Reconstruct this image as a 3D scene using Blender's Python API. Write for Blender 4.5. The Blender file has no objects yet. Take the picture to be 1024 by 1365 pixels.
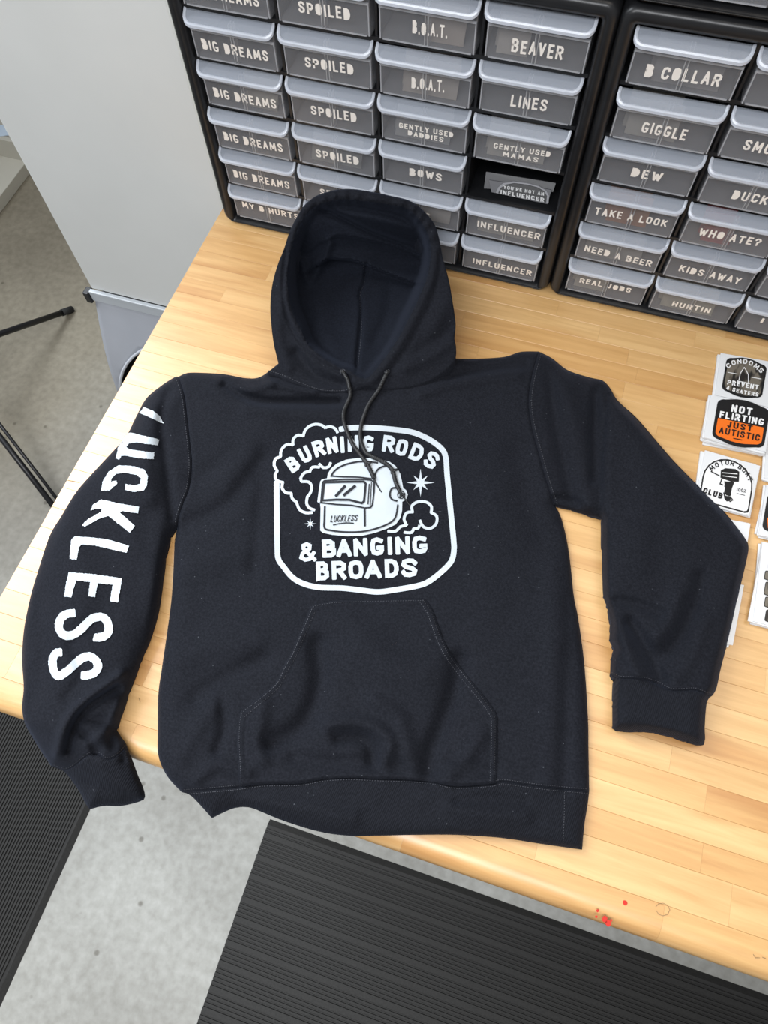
import bpy, bmesh, math, random
import numpy as np
from mathutils import Vector, Matrix
from mathutils.geometry import delaunay_2d_cdt
random.seed(7); rng = np.random.default_rng(7)
SC = bpy.context.scene; COL = SC.collection

# ------------------------------------------------------------------ camera
F = 952.26; YAW, PIT, ROL = 0.349104, 0.446716, -0.045139
CAM = np.array([0.500673, -0.761376, 0.797961])
def _rz(a): return np.array([[math.cos(a), -math.sin(a), 0], [math.sin(a), math.cos(a), 0], [0, 0, 1]])
_rx = np.array([[1, 0, 0], [0, math.cos(PIT), -math.sin(PIT)], [0, math.sin(PIT), math.cos(PIT)]])
ROT = _rz(YAW) @ _rx @ _rz(ROL)
cd = bpy.data.cameras.new('camera'); cam = bpy.data.objects.new('camera', cd); COL.objects.link(cam)
cd.sensor_fit = 'VERTICAL'; cd.sensor_height = 36; cd.lens = F / 1365 * 36; cd.clip_start = .02
m4 = Matrix([list(ROT[i]) + [CAM[i]] for i in range(3)] + [[0, 0, 0, 1]])
cam.matrix_world = m4; SC.camera = cam
# ------------------------------------------------------------------ light
w = bpy.data.worlds.new('world'); SC.world = w; w.use_nodes = True
bg = w.node_tree.nodes['Background']; bg.inputs[0].default_value = (.95, .97, 1, 1); bg.inputs[1].default_value = .27
def area(name, loc, target, sx, sy, power, col, spread=180):
    d = bpy.data.lights.new(name, 'AREA'); d.shape = 'RECTANGLE'; d.size = sx; d.size_y = sy; d.energy = power; d.color = col; d.spread = math.radians(spread)
    o = bpy.data.objects.new(name, d); COL.objects.link(o); o.location = loc
    o.rotation_euler = (Vector(target) - Vector(loc)).to_track_quat('-Z', 'Y').to_euler(); return o
area('window_light', (-1.75, .25, 1.95), (.1, -.4, 0), 1.7, 1.5, 35, (.88, .94, 1), 95)
area('ceiling_light', (1.1, .1, 2.1), (.6, -.5, 0), .9, 1.2, 13, (1, .88, .74))
area('ceiling_light', (.1, -1.65, 1.8), (.05, -1.15, -.9), 1.8, .8, 50, (.95, .97, 1))
SC.view_settings.view_transform = 'Standard'; SC.view_settings.look = 'None'
SC.view_settings.exposure = 0.0; SC.view_settings.gamma = 1

# ------------------------------------------------------------------ helpers
def unp(q, z):
    """pixel(s) -> world on plane(s) z"""
    q = np.atleast_2d(np.asarray(q, float)); z = np.broadcast_to(np.asarray(z, float), (len(q),))
    d = np.stack([(q[:, 0] - 512) / F, -(q[:, 1] - 682.5) / F, -np.ones(len(q))], 1) @ ROT.T
    t = (z - CAM[2]) / d[:, 2]
    return CAM + d * t[:, None]
def unpy(q, y):
    q = np.atleast_2d(np.asarray(q, float))
    d = np.stack([(q[:, 0] - 512) / F, -(q[:, 1] - 682.5) / F, -np.ones(len(q))], 1) @ ROT.T
    t = (y - CAM[1]) / d[:, 1]
    return CAM + d * t[:, None]
def link(name, me, mat=None, parent=None):
    o = bpy.data.objects.new(name, me); COL.objects.link(o)
    if mat: me.materials.append(mat)
    if parent: o.parent = parent
    return o
def tag(o, label=None, cat=None, group=None, kind=None):
    for k, v in (('label', label), ('category', cat), ('group', group), ('kind', kind)):
        if v: o[k] = v
    return o
def empty(name, loc, label=None, cat=None, group=None):
    o = bpy.data.objects.new(name, None); COL.objects.link(o); o.location = loc; o.empty_display_size = .05
    return tag(o, label, cat, group)
def mesh(name, v, f, mat=None, parent=None, smooth=False):
    me = bpy.data.meshes.new(name); 
    v = np.asarray(v, float)
    if parent is not None:
        v = v - np.array(parent_origin(parent))
    me.from_pydata(v.tolist(), [], [list(map(int, x)) for x in f]); me.update()
    if smooth: me.polygons.foreach_set('use_smooth', [True] * len(me.polygons))
    return link(name, me, mat, parent)
def parent_origin(p):
    x = np.zeros(3)
    while p: x = x + np.array(p.location); p = p.parent
    return x
LAYERED = ('lettering', 'letter', 'chest_print', 'smoke_cloud', 'emblem', 'helmet_lines', 'motor_leg', 'scuff_mark')
def delam(v, f, d=(0, 0, 4e-5)):
    """lift overlapping strokes by a few hundredths of a millimetre so that none lie in the same plane"""
    par = list(range(len(v)))
    def fd(a):
        while par[a] != a: par[a] = par[par[a]]; a = par[a]
        return a
    for q in f:
        for i in q[1:]: par[fd(i)] = fd(q[0])
    ids = {}; out = []
    for i, p in enumerate(v):
        k = ids.setdefault(fd(i), len(ids)) % 6; out.append((p[0] + d[0] * k, p[1] + d[1] * k, p[2] + d[2] * k))
    return out
class MB:
    def __init__(s): s.v = []; s.f = []
    def add(s, v, f):
        n = len(s.v); s.v += [tuple(map(float, x)) for x in v]; s.f += [[i + n for i in q] for q in f]; return s
    def box(s, x0, x1, y0, y1, z0, z1, M=None):
        v = [(x, y, z) for z in (z0, z1) for y in (y0, y1) for x in (x0, x1)]
        if M: v = [M(p) for p in v]
        return s.add(v, [(0, 2, 3, 1), (4, 5, 7, 6), (0, 1, 5, 4), (2, 6, 7, 3), (0, 4, 6, 2), (1, 3, 7, 5)])
    def loops(s, L, closed=True, cap0=False, cap1=False):
        n = len(L[0]); v = [p for l in L for p in l]; f = []
        for i in range(len(L) - 1):
            for j in range(n if closed else n - 1):
                k = (j + 1) % n; f.append((i * n + j, i * n + k, (i + 1) * n + k, (i + 1) * n + j))
        if cap0: f.append(list(range(n))[::-1])
        if cap1: f.append([(len(L) - 1) * n + j for j in range(n)])
        return s.add(v, f)
    def tube(s, P, r, n=8, cap=True):
        P = [Vector(p) for p in P]; rr = r if hasattr(r, '__len__') else [r] * len(P); L = []
        up = Vector((0, 0, 1)); 
        for i, p in enumerate(P):
            t = (P[min(i + 1, len(P) - 1)] - P[max(i - 1, 0)]).normalized()
            if abs(t.dot(up)) > .95: up = Vector((1, 0, 0))
            a = t.cross(up).normalized(); b = t.cross(a).normalized(); up = -b if b.dot(up) < 0 else b
            up = a.cross(t).normalized()
            L.append([p + rr[i] * (math.cos(2 * math.pi * k / n) * a + math.sin(2 * math.pi * k / n) * up) for k in range(n)])
        return s.loops(L, True, cap, cap)
    def build(s, name, mat, parent=None, smooth=False, bevel=0, seg=2):
        if name in LAYERED: s.v = delam(s.v, s.f)
        o = mesh(name, s.v, s.f, mat, parent, smooth)
        if bevel:
            b = o.modifiers.new('bevel', 'BEVEL'); b.width = bevel; b.segments = seg; b.limit_method = 'ANGLE'
        return o
def catmull(P, step, closed=False):
    P = np.asarray(P, float); n = len(P); out = []
    for i in range(n if closed else n - 1):
        g = (lambda k: P[k % n]) if closed else (lambda k: P[min(max(k, 0), n - 1)])
        p0, p1, p2, p3 = g(i - 1), g(i), g(i + 1), g(i + 2)
        m = max(1, int(round(np.linalg.norm(p2 - p1) / step)))
        for k in range(m):
            t = k / m
            out.append(.5 * (2 * p1 + (p2 - p0) * t + (2 * p0 - 5 * p1 + 4 * p2 - p3) * t * t + (3 * p1 - p0 - 3 * p2 + p3) * t ** 3))
    if not closed: out.append(P[-1])
    return np.array(out)
def resample(P, step):
    P = np.asarray(P, float); out = [P[0]]
    for a, b in zip(P[:-1], P[1:]):
        m = max(1, int(math.ceil(np.linalg.norm(b - a) / step)))
        out += [a + (b - a) * k / m for k in range(1, m + 1)]
    return np.array(out)
def segdist(X, P, closed=False, side=False):
    """distance of points X to polyline P (optionally signed: + on the left)"""
    X = np.asarray(X, float); P = np.asarray(P, float)
    A = P if closed else P[:-1]; B = np.roll(P, -1, 0) if closed else P[1:]
    best = np.full(len(X), 1e18); sg = np.ones(len(X))
    for a, b in zip(A, B):
        d = b - a; L = d @ d
        if L < 1e-12: continue
        t = np.clip(((X - a) @ d) / L, 0, 1)
        e = X - a - t[:, None] * d; q = (e * e).sum(1)
        m = q < best; best[m] = q[m]
        if side: sg[m] = np.sign(d[0] * e[m, 1] - d[1] * e[m, 0])
    r = np.sqrt(best)
    return r * sg if side else r
def inside(X, P):
    X = np.asarray(X, float); P = np.asarray(P, float); c = np.zeros(len(X), bool)
    for a, b in zip(P, np.roll(P, -1, 0)):
        if a[1] == b[1]: continue
        m = ((a[1] > X[:, 1]) != (b[1] > X[:, 1])) & (X[:, 0] < (b[0] - a[0]) * (X[:, 1] - a[1]) / (b[1] - a[1]) + a[0])
        c ^= m
    return c
def triangulate(poly, s):
    lo = poly.min(0); hi = poly.max(0); pts = []
    xs = np.arange(lo[0], hi[0], s); ys = np.arange(lo[1], hi[1], s * .866)
    for j, y in enumerate(ys):
        pts.append(np.stack([xs + (s / 2 if j % 2 else 0), np.full(len(xs), y)], 1))
    pts = np.concatenate(pts) if pts else np.zeros((0, 2))
    if len(pts):
        pts = pts[inside(pts, poly)]
        if len(pts): pts = pts[segdist(pts, poly, True) > .55 * s]
    V = np.concatenate([poly, pts]); n = len(poly)
    r = delaunay_2d_cdt([Vector(p) for p in V.tolist()], [], [list(range(n))], 1, 1e-6)
    return np.array([tuple(p) for p in r[0]]), [tuple(f) for f in r[2]]

# ------------------------------------------------------------------ materials
def mat(name, col=(.8, .8, .8), rough=.5, metal=0, spec=.5, **kw):
    m = bpy.data.materials.new(name); m.use_nodes = True; b = m.node_tree.nodes['Principled BSDF']
    b.inputs['Base Color'].default_value = (*col, 1); b.inputs['Roughness'].default_value = rough
    b.inputs['Metallic'].default_value = metal; b.inputs['Specular IOR Level'].default_value = spec
    for k, v in kw.items(): b.inputs[k.replace('_', ' ')].default_value = v
    return m
def nd(m, t, **kw):
    n = m.node_tree.nodes.new(t)
    for k, v in kw.items():
        if k in n.inputs: n.inputs[k].default_value = v
        else: setattr(n, k, v)
    return n
def lk(m, a, b): m.node_tree.links.new(a, b)
def bsdf(m): return m.node_tree.nodes['Principled BSDF']
def add_noise(m, scale, c1, c2, lo=.3, hi=.7, detail=5, stretch=None, coord='Object', bump=0, bscale=None, bdist=.001):
    tc = nd(m, 'ShaderNodeTexCoord'); mp = nd(m, 'ShaderNodeMapping'); lk(m, tc.outputs[coord], mp.inputs[0])
    if stretch: mp.inputs['Scale'].default_value = stretch
    n = nd(m, 'ShaderNodeTexNoise'); n.inputs['Scale'].default_value = scale; n.inputs['Detail'].default_value = detail
    lk(m, mp.outputs[0], n.inputs['Vector'])
    r = nd(m, 'ShaderNodeValToRGB'); r.color_ramp.elements[0].position = lo; r.color_ramp.elements[1].position = hi
    r.color_ramp.elements[0].color = (*c1, 1); r.color_ramp.elements[1].color = (*c2, 1)
    lk(m, n.outputs[0], r.inputs[0]); lk(m, r.outputs[0], bsdf(m).inputs['Base Color'])
    if bump:
        n2 = nd(m, 'ShaderNodeTexNoise'); n2.inputs['Scale'].default_value = bscale or scale * 3; n2.inputs['Detail'].default_value = 4
        lk(m, mp.outputs[0], n2.inputs['Vector'])
        b = nd(m, 'ShaderNodeBump'); b.inputs['Strength'].default_value = bump; b.inputs['Distance'].default_value = bdist
        lk(m, n2.outputs[0], b.inputs['Height']); lk(m, b.outputs[0], bsdf(m).inputs['Normal'])
    return tc, mp, n, r
def fabric(name, c1, c2, lint=True, rib=None):
    m = mat(name, c1, .9, spec=.15); b = bsdf(m)
    b.inputs['Sheen Weight'].default_value = .05; b.inputs['Sheen Roughness'].default_value = .45
    b.inputs['Sheen Tint'].default_value = (.55, .66, 1, 1)
    tc, mp, n, r = add_noise(m, 420, c1, c2, .35, .7, 3, bump=.35, bscale=900, bdist=.0006)
    if lint:
        v = nd(m, 'ShaderNodeTexVoronoi'); v.inputs['Scale'].default_value = 62; lk(m, mp.outputs[0], v.inputs['Vector'])
        rr = nd(m, 'ShaderNodeValToRGB'); rr.color_ramp.elements[0].color = (1, 1, 1, 1); rr.color_ramp.elements[1].color = (0, 0, 0, 1)
        rr.color_ramp.elements[0].position = .03; rr.color_ramp.elements[1].position = .05
        lk(m, v.outputs['Distance'], rr.inputs[0])
        mx = nd(m, 'ShaderNodeMix', data_type='RGBA'); lk(m, rr.outputs[0], mx.inputs[0]); lk(m, r.outputs[0], mx.inputs[6])
        mx.inputs[7].default_value = (.06, .065, .075, 1); lk(m, mx.outputs[2], b.inputs['Base Color'])
    if rib:
        wv = nd(m, 'ShaderNodeTexWave'); wv.inputs['Scale'].default_value = rib[0]; wv.bands_direction = rib[1]
        mp2 = nd(m, 'ShaderNodeMapping'); mp2.inputs['Rotation'].default_value = (0, 0, rib[2])
        lk(m, tc.outputs['Object'], mp2.inputs[0]); lk(m, mp2.outputs[0], wv.inputs['Vector'])
        bb = nd(m, 'ShaderNodeBump'); bb.inputs['Strength'].default_value = .6; bb.inputs['Distance'].default_value = .0006
        lk(m, wv.outputs[0], bb.inputs['Height']); lk(m, bb.outputs[0], b.inputs['Normal'])
    return m
M_fab = fabric('black_fleece', (.0062, .0070, .0102), (.0120, .0132, .0182))
M_rib = fabric('black_rib_knit', (.0066, .0073, .0102), (.0115, .0126, .0172), rib=(160, 'X', .15))
M_lin = fabric('black_hood_lining', (.005, .0064, .0108), (.0092, .0115, .0185), lint=False)
M_stitch = mat('black_thread', (.040, .042, .052), .7)
M_cord = mat('black_cord', (.016, .0165, .018), .45)
M_print = mat('white_vinyl_print', (.74, .78, .82), .38, spec=.5)
add_noise(M_print, 30, (.49, .54, .58), (.55, .60, .64), bump=.15, bscale=600, bdist=.0005)
M_ink = mat('black_shirt_gap', (.011, .012, .017), .8)
# maple stave
M_wood = mat('maple_wood', (.7, .45, .2), .40, spec=.5)
def wood(m):
    b = bsdf(m); tc = nd(m, 'ShaderNodeTexCoord'); oi = nd(m, 'ShaderNodeObjectInfo')
    ml = nd(m, 'ShaderNodeVectorMath', operation='SCALE'); ml.inputs['Scale'].default_value = 17
    cmb = nd(m, 'ShaderNodeCombineXYZ'); lk(m, oi.outputs['Random'], cmb.inputs[0]); lk(m, oi.outputs['Random'], cmb.inputs[1]); lk(m, oi.outputs['Random'], cmb.inputs[2])
    lk(m, cmb.outputs[0], ml.inputs[0])
    ad = nd(m, 'ShaderNodeVectorMath', operation='ADD'); lk(m, tc.outputs['Object'], ad.inputs[0]); lk(m, ml.outputs[0], ad.inputs[1])
    mp = nd(m, 'ShaderNodeMapping'); mp.inputs['Scale'].default_value = (1.2, 16, 16); lk(m, ad.outputs[0], mp.inputs[0])
    n = nd(m, 'ShaderNodeTexNoise'); n.inputs['Scale'].default_value = 5; n.inputs['Detail'].default_value = 9; n.inputs['Roughness'].default_value = .62
    n.inputs['Distortion'].default_value = .5; lk(m, mp.outputs[0], n.inputs['Vector'])
    r = nd(m, 'ShaderNodeValToRGB'); e = r.color_ramp.elements
    e[0].position = .25; e[0].color = (.54, .295, .10, 1); e[1].position = .62; e[1].color = (.72, .455, .195, 1)
    lk(m, n.outputs[0], r.inputs[0])
    r2 = nd(m, 'ShaderNodeValToRGB'); e = r2.color_ramp.elements
    e[0].color = (.80, .68, .54, 1); e[1].color = (1.06, 1.08, 1.1, 1); e.new(.2).color = (.95, .89, .80, 1); e.new(.7).color = (1, 1, 1, 1)
    lk(m, oi.outputs['Random'], r2.inputs[0])
    mx = nd(m, 'ShaderNodeMix', data_type='RGBA', blend_type='MULTIPLY'); mx.inputs[0].default_value = 1
    lk(m, r.outputs[0], mx.inputs[6]); lk(m, r2.outputs[0], mx.inputs[7])
    # darker mineral streaks
    mp3 = nd(m, 'ShaderNodeMapping'); mp3.inputs['Scale'].default_value = (.8, 7, 7); lk(m, ad.outputs[0], mp3.inputs[0])
    n3 = nd(m, 'ShaderNodeTexNoise'); n3.inputs['Scale'].default_value = 4; n3.inputs['Detail'].default_value = 3; lk(m, mp3.outputs[0], n3.inputs['Vector'])
    r3 = nd(m, 'ShaderNodeValToRGB'); e = r3.color_ramp.elements; e[0].position = .56; e[0].color = (1, 1, 1, 1); e[1].position = .78; e[1].color = (.78, .62, .46, 1)
    lk(m, n3.outputs[0], r3.inputs[0])
    mx2 = nd(m, 'ShaderNodeMix', data_type='RGBA', blend_type='MULTIPLY'); mx2.inputs[0].default_value = 1
    lk(m, mx.outputs[2], mx2.inputs[6]); lk(m, r3.outputs[0], mx2.inputs[7]); lk(m, mx2.outputs[2], b.inputs['Base Color'])
    bp = nd(m, 'ShaderNodeBump'); bp.inputs['Strength'].default_value = .12; bp.inputs['Distance'].default_value = .0004
    lk(m, n.outputs[0], bp.inputs['Height']); lk(m, bp.outputs[0], b.inputs['Normal'])
wood(M_wood)
bsdf(M_wood).inputs['Coat Weight'].default_value = 1; bsdf(M_wood).inputs['Coat Roughness'].default_value = .38; bsdf(M_wood).inputs['Coat IOR'].default_value = 1.6
M_core = mat('bench_core', (.30, .18, .08), .7)
M_black = mat('black_plastic', (.012, .0125, .014), .33, spec=.5)
add_noise(M_black, 40, (.010, .0105, .012), (.016, .0165, .018), bump=.1, bscale=400, bdist=.0003)
def plastic(name, col, alpha, rough=.22):
    m = mat(name, col, rough, spec=.6); bsdf(m).inputs['Alpha'].default_value = alpha; return m
M_clear = plastic('clear_drawer_plastic', (.40, .40, .42), .30, .2)
M_handle = plastic('clear_handle_plastic', (.60, .65, .74), .30, .14)
M_edge = plastic('clear_plastic_edge', (.74, .78, .86), .62, .15)
M_letter = mat('cream_vinyl_letters', (.93, .87, .80), .5)
M_conc = mat('concrete', (.3, .3, .28), .55, spec=.4)
def concrete(m):
    tc, mp, n, r = add_noise(m, 2.2, (.30, .295, .27), (.46, .46, .43), .32, .68, 9, bump=.25, bscale=60, bdist=.002)
    n2 = nd(m, 'ShaderNodeTexNoise'); n2.inputs['Scale'].default_value = 55; n2.inputs['Detail'].default_value = 6; lk(m, mp.outputs[0], n2.inputs['Vector'])
    r2 = nd(m, 'ShaderNodeValToRGB'); e = r2.color_ramp.elements; e[0].position = .3; e[0].color = (.82, .81, .79, 1); e[1].position = .7; e[1].color = (1.08, 1.08, 1.08, 1)
    lk(m, n2.outputs[0], r2.inputs[0])
    v = nd(m, 'ShaderNodeTexVoronoi'); v.inputs['Scale'].default_value = 14; lk(m, mp.outputs[0], v.inputs['Vector'])
    r3 = nd(m, 'ShaderNodeValToRGB'); e = r3.color_ramp.elements; e[0].position = .05; e[0].color = (.55, .53, .5, 1); e[1].position = .10; e[1].color = (1, 1, 1, 1)
    lk(m, v.outputs['Distance'], r3.inputs[0])
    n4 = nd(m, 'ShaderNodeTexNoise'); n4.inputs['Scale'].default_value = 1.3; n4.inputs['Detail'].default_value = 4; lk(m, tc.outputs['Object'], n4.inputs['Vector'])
    ds_ = nd(m, 'ShaderNodeVectorMath', operation='DISTANCE'); lk(m, tc.outputs['Object'], ds_.inputs[0]); ds_.inputs[1].default_value = (-1.35, .55, -.91)   # browner concrete here, with the weaker light at this end painted into the tint
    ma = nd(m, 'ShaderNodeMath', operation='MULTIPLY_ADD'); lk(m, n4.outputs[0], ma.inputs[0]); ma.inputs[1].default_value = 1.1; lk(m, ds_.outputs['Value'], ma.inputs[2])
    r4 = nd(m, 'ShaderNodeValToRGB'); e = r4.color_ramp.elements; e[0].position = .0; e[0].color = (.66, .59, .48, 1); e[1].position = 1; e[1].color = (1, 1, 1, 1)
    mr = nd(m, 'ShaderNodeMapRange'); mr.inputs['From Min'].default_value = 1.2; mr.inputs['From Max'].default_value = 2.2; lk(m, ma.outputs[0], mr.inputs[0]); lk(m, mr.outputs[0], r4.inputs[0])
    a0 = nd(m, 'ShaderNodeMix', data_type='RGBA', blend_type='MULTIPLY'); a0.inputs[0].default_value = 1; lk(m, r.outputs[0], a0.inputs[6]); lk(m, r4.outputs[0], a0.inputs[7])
    a = nd(m, 'ShaderNodeMix', data_type='RGBA', blend_type='MULTIPLY'); a.inputs[0].default_value = 1
    lk(m, a0.outputs[2], a.inputs[6]); lk(m, r2.outputs[0], a.inputs[7])
    c = nd(m, 'ShaderNodeMix', data_type='RGBA', blend_type='MULTIPLY'); c.inputs[0].default_value = 1
    lk(m, a.outputs[2], c.inputs[6]); lk(m, r3.outputs[0], c.inputs[7]); lk(m, c.outputs[2], bsdf(m).inputs['Base Color'])
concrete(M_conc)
M_mat = mat('black_rubber', (.02, .02, .02), .62, spec=.3)
add_noise(M_mat, 260, (.021, .0205, .0195), (.034, .033, .031), .3, .8, 4)
M_white = mat('white_painted_steel', (.74, .75, .73), .42); add_noise(M_white, 6, (.72, .73, .71), (.76, .77, .75))
M_strip = plastic('clear_vinyl_strip', (.62, .66, .70), .75, .2)
M_skirt = mat('grey_nylon', (.36, .375, .41), .55); add_noise(M_skirt, 9, (.33, .345, .38), (.39, .405, .44), bump=.2, bscale=20, bdist=.004)
M_dark = mat('dark_steel', (.012, .012, .014), .35)
M_steel = mat('steel_grey', (.25, .25, .26), .4, .6)
M_shelf = mat('cream_laminate', (.52, .50, .43), .5)
M_paper = mat('pale_blue_paper', (.55, .66, .78), .6)
M_sleeve = plastic('frosted_sleeve', (.80, .81, .82), .93, .3)
M_blk = mat('black_sticker_ink', (.012, .012, .013), .35)
M_wht = mat('white_sticker_ink', (.82, .82, .82), .35)
M_org = mat('orange_sticker_ink', (.85, .17, .015), .35)
M_camo = mat('camo_sticker_ink', (.1, .09, .07), .4)
add_noise(M_camo, 110, (.02, .018, .016), (.16, .14, .11), .45, .55, 2, stretch=(1, .35, 1))
M_red = mat('red_paint_fleck', (.55, .02, .01), .4)
M_pencil = mat('pencil_mark', (.30, .19, .09), .8)

# ------------------------------------------------------------------ lettering
G = {
 'A': [[(0, 0), (.5, 1), (1, 0)], [(.2, .3), (.8, .3)]],
 'B': [[(0, 0), (0, 1), (.6, 1), (.9, .86), (.9, .66), (.6, .53), (0, .53)], [(.6, .53), (1, .38), (1, .14), (.7, 0), (0, 0)]],
 'C': [[(1, .78), (.85, .95), (.5, 1), (.12, .93), (0, .7), (0, .3), (.12, .07), (.5, 0), (.85, .05), (1, .22)]],
 'D': [[(0, 0), (0, 1), (.5, 1), (.85, .88), (1, .6), (1, .4), (.85, .12), (.5, 0), (0, 0)]],
 'E': [[(1, 1), (0, 1), (0, 0), (1, 0)], [(0, .52), (.85, .52)]],
 'F': [[(1, 1), (0, 1), (0, 0)], [(0, .5), (.85, .5)]],
 'G': [[(.93, .9), (.5, 1), (.12, .93), (0, .7), (0, .3), (.12, .07), (.5, 0), (.88, .06), (1, .22), (1, .4), (.66, .4)]],
 'H': [[(0, 0), (0, 1)], [(1, 0), (1, 1)], [(0, .52), (1, .52)]],
 'I': [[(.5, 0), (.5, 1)]],
 'J': [[(.85, 1), (.85, .25), (.65, .03), (.3, 0), (.02, .2)]],
 'K': [[(0, 0), (0, 1)], [(1, 1), (.12, .45)], [(.3, .6), (1, 0)]],
 'L': [[(0, 1), (0, 0), (1, 0)]],
 'M': [[(0, 0), (.08, 1), (.5, .25), (.92, 1), (1, 0)]],
 'N': [[(0, 0), (0, 1), (1, 0), (1, 1)]],
 'O': [[(.5, 1), (.12, .93), (0, .7), (0, .3), (.12, .07), (.5, 0), (.88, .07), (1, .3), (1, .7), (.88, .93), (.5, 1)]],
 'P': [[(0, 0), (0, 1), (.65, 1), (1, .86), (1, .6), (.65, .45), (0, .45)]],
 'R': [[(0, 0), (0, 1), (.65, 1), (1, .86), (1, .62), (.65, .48), (0, .48)], [(.5, .48), (1, 0)]],
 'S': [[(1, .82), (.8, .97), (.45, 1), (.1, .92), (.02, .72), (.25, .57), (.75, .45), (.98, .28), (.9, .08), (.5, 0), (.15, .04), (0, .2)]],
 'T': [[(0, 1), (1, 1)], [(.5, 1), (.5, 0)]],
 'U': [[(0, 1), (0, .25), (.15, .05), (.5, 0), (.85, .05), (1, .25), (1, 1)]],
 'V': [[(0, 1), (.5, 0), (1, 1)]],
 'W': [[(0, 1), (.25, 0), (.5, .8), (.75, 0), (1, 1)]],
 'Y': [[(0, 1), (.5, .5), (1, 1)], [(.5, .5), (.5, 0)]],
 "'": [[(.5, 1), (.4, .75)]], '.': [[(.5, -.02), (.5, .04)]],
 '?': [[(0, .8), (.2, .98), (.7, 1), (1, .8), (.85, .58), (.5, .45), (.5, .25)], [(.48, .02), (.52, .02)]],
 '&': [[(1, 0), (.2, .72), (.2, .92), (.45, 1), (.68, .9), (.65, .7), (.1, .4), (0, .15), (.3, 0), (.65, .05), (.95, .42)]],
 '1': [[(.3, .8), (.6, 1), (.6, 0)]], '0': [[(.5, 1), (0, .7), (0, .3), (.5, 0), (1, .3), (1, .7), (.5, 1)]],
 '4': [[(.75, 0), (.75, 1), (0, .3), (1, .3)]], '%': [[(0, 0), (1, 1)], [(.1, .9), (.3, .9)], [(.7, .1), (.9, .1)]],
}
NARROW = {'I': .3, "'": .25, '.': .3, '1': .5, 'M': 1.25, 'W': 1.3, ' ': .55, 'J': .8, 'E': .85, 'F': .85, 'L': .85}
def strip(P, wd, step=None, taper=None, jit=0, rnd=True):
    """2D stroke -> (verts, quads) with mitred offsets"""
    P = np.asarray(P, float)
    if step: P = resample(P, step)
    keep = [0] + [i for i in range(1, len(P)) if np.linalg.norm(P[i] - P[i - 1]) > 1e-9]; P = P[keep]
    n = len(P); closed = n > 3 and np.linalg.norm(P[0] - P[-1]) < 1e-6
    L, R = [], []
    for i in range(n):
        if closed: a = P[i] - P[i - 1] if i > 0 else P[0] - P[-2]; b = P[i + 1] - P[i] if i < n - 1 else P[1] - P[0]
        else: a = P[i] - P[i - 1] if i > 0 else P[1] - P[0]; b = P[i + 1] - P[i] if i < n - 1 else a
        a = a / np.linalg.norm(a); b = b / np.linalg.norm(b); t = a + b
        if np.linalg.norm(t) < .3: t = np.array([a[0], a[1]]) if True else t
        t = t / np.linalg.norm(t); nn = np.array([-t[1], t[0]]); c = max(.55, abs(nn @ np.array([-a[1], a[0]])))
        h = wd / 2 / c
        if taper is not None: h *= taper(i / (n - 1))
        if rnd and not closed and i in (0, n - 1) and n > 1: h *= .72
        L.append(P[i] + nn * (h + (rng.uniform(-jit, jit) if jit else 0))); R.append(P[i] - nn * (h + (rng.uniform(-jit, jit) if jit else 0)))
    if rnd and not closed:   # softened ends
        d = (P[0] - P[1]) / np.linalg.norm(P[0] - P[1]); e = (P[-1] - P[-2]) / np.linalg.norm(P[-1] - P[-2])
        l0 = P[0] - d * wd * .18; l1 = P[-1] - e * wd * .18
        nL0 = np.array([d[1], -d[0]]); nL1 = np.array([-e[1], e[0]])
        if np.linalg.norm(P[1] - P[0]) > wd * .25 and np.linalg.norm(P[-1] - P[-2]) > wd * .25:
            L.insert(1, l0 + nL0 * wd / 2); R.insert(1, l0 - nL0 * wd / 2); L.insert(-1, l1 + nL1 * wd / 2); R.insert(-1, l1 - nL1 * wd / 2)
    m = len(L)
    return L + R, [(i, m + i, m + i + 1, i + 1) for i in range(m - 1)]
def split_sharp(P):
    P = [np.asarray(p, float) for p in P]; out = []; cur = [P[0]]
    for i in range(1, len(P)):
        cur.append(P[i])
        if i < len(P) - 1:
            a = P[i] - P[i - 1]; b = P[i + 1] - P[i]; na, nb = np.linalg.norm(a), np.linalg.norm(b)
            if na > 1e-9 and nb > 1e-9 and (a @ b) / na / nb < -.15: out.append(cur); cur = [P[i]]
    out.append(cur); return out
def gstroke(P, wd, step=None):
    closed = np.linalg.norm(np.asarray(P[0], float) - np.asarray(P[-1], float)) < 1e-6
    V, Fc = [], []; segs = split_sharp(P)
    for k, S in enumerate(segs):
        S = [p for i, p in enumerate(S) if i == 0 or np.linalg.norm(p - S[i - 1]) > 1e-9]
        if len(S) < 2: continue
        if not (closed and len(segs) == 1):
            a = (S[0] - S[1]) / np.linalg.norm(S[0] - S[1]); b = (S[-1] - S[-2]) / np.linalg.norm(S[-1] - S[-2])
            S = [S[0] + a * wd * (.48 if k == 0 else .38)] + S[1:-1] + [S[-1] + b * wd * (.48 if k == len(segs) - 1 else .38)]
        v, f = strip(S, wd, step); n = len(V); V += v; Fc += [tuple(i + n for i in q) for q in f]
    return V, Fc
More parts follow.
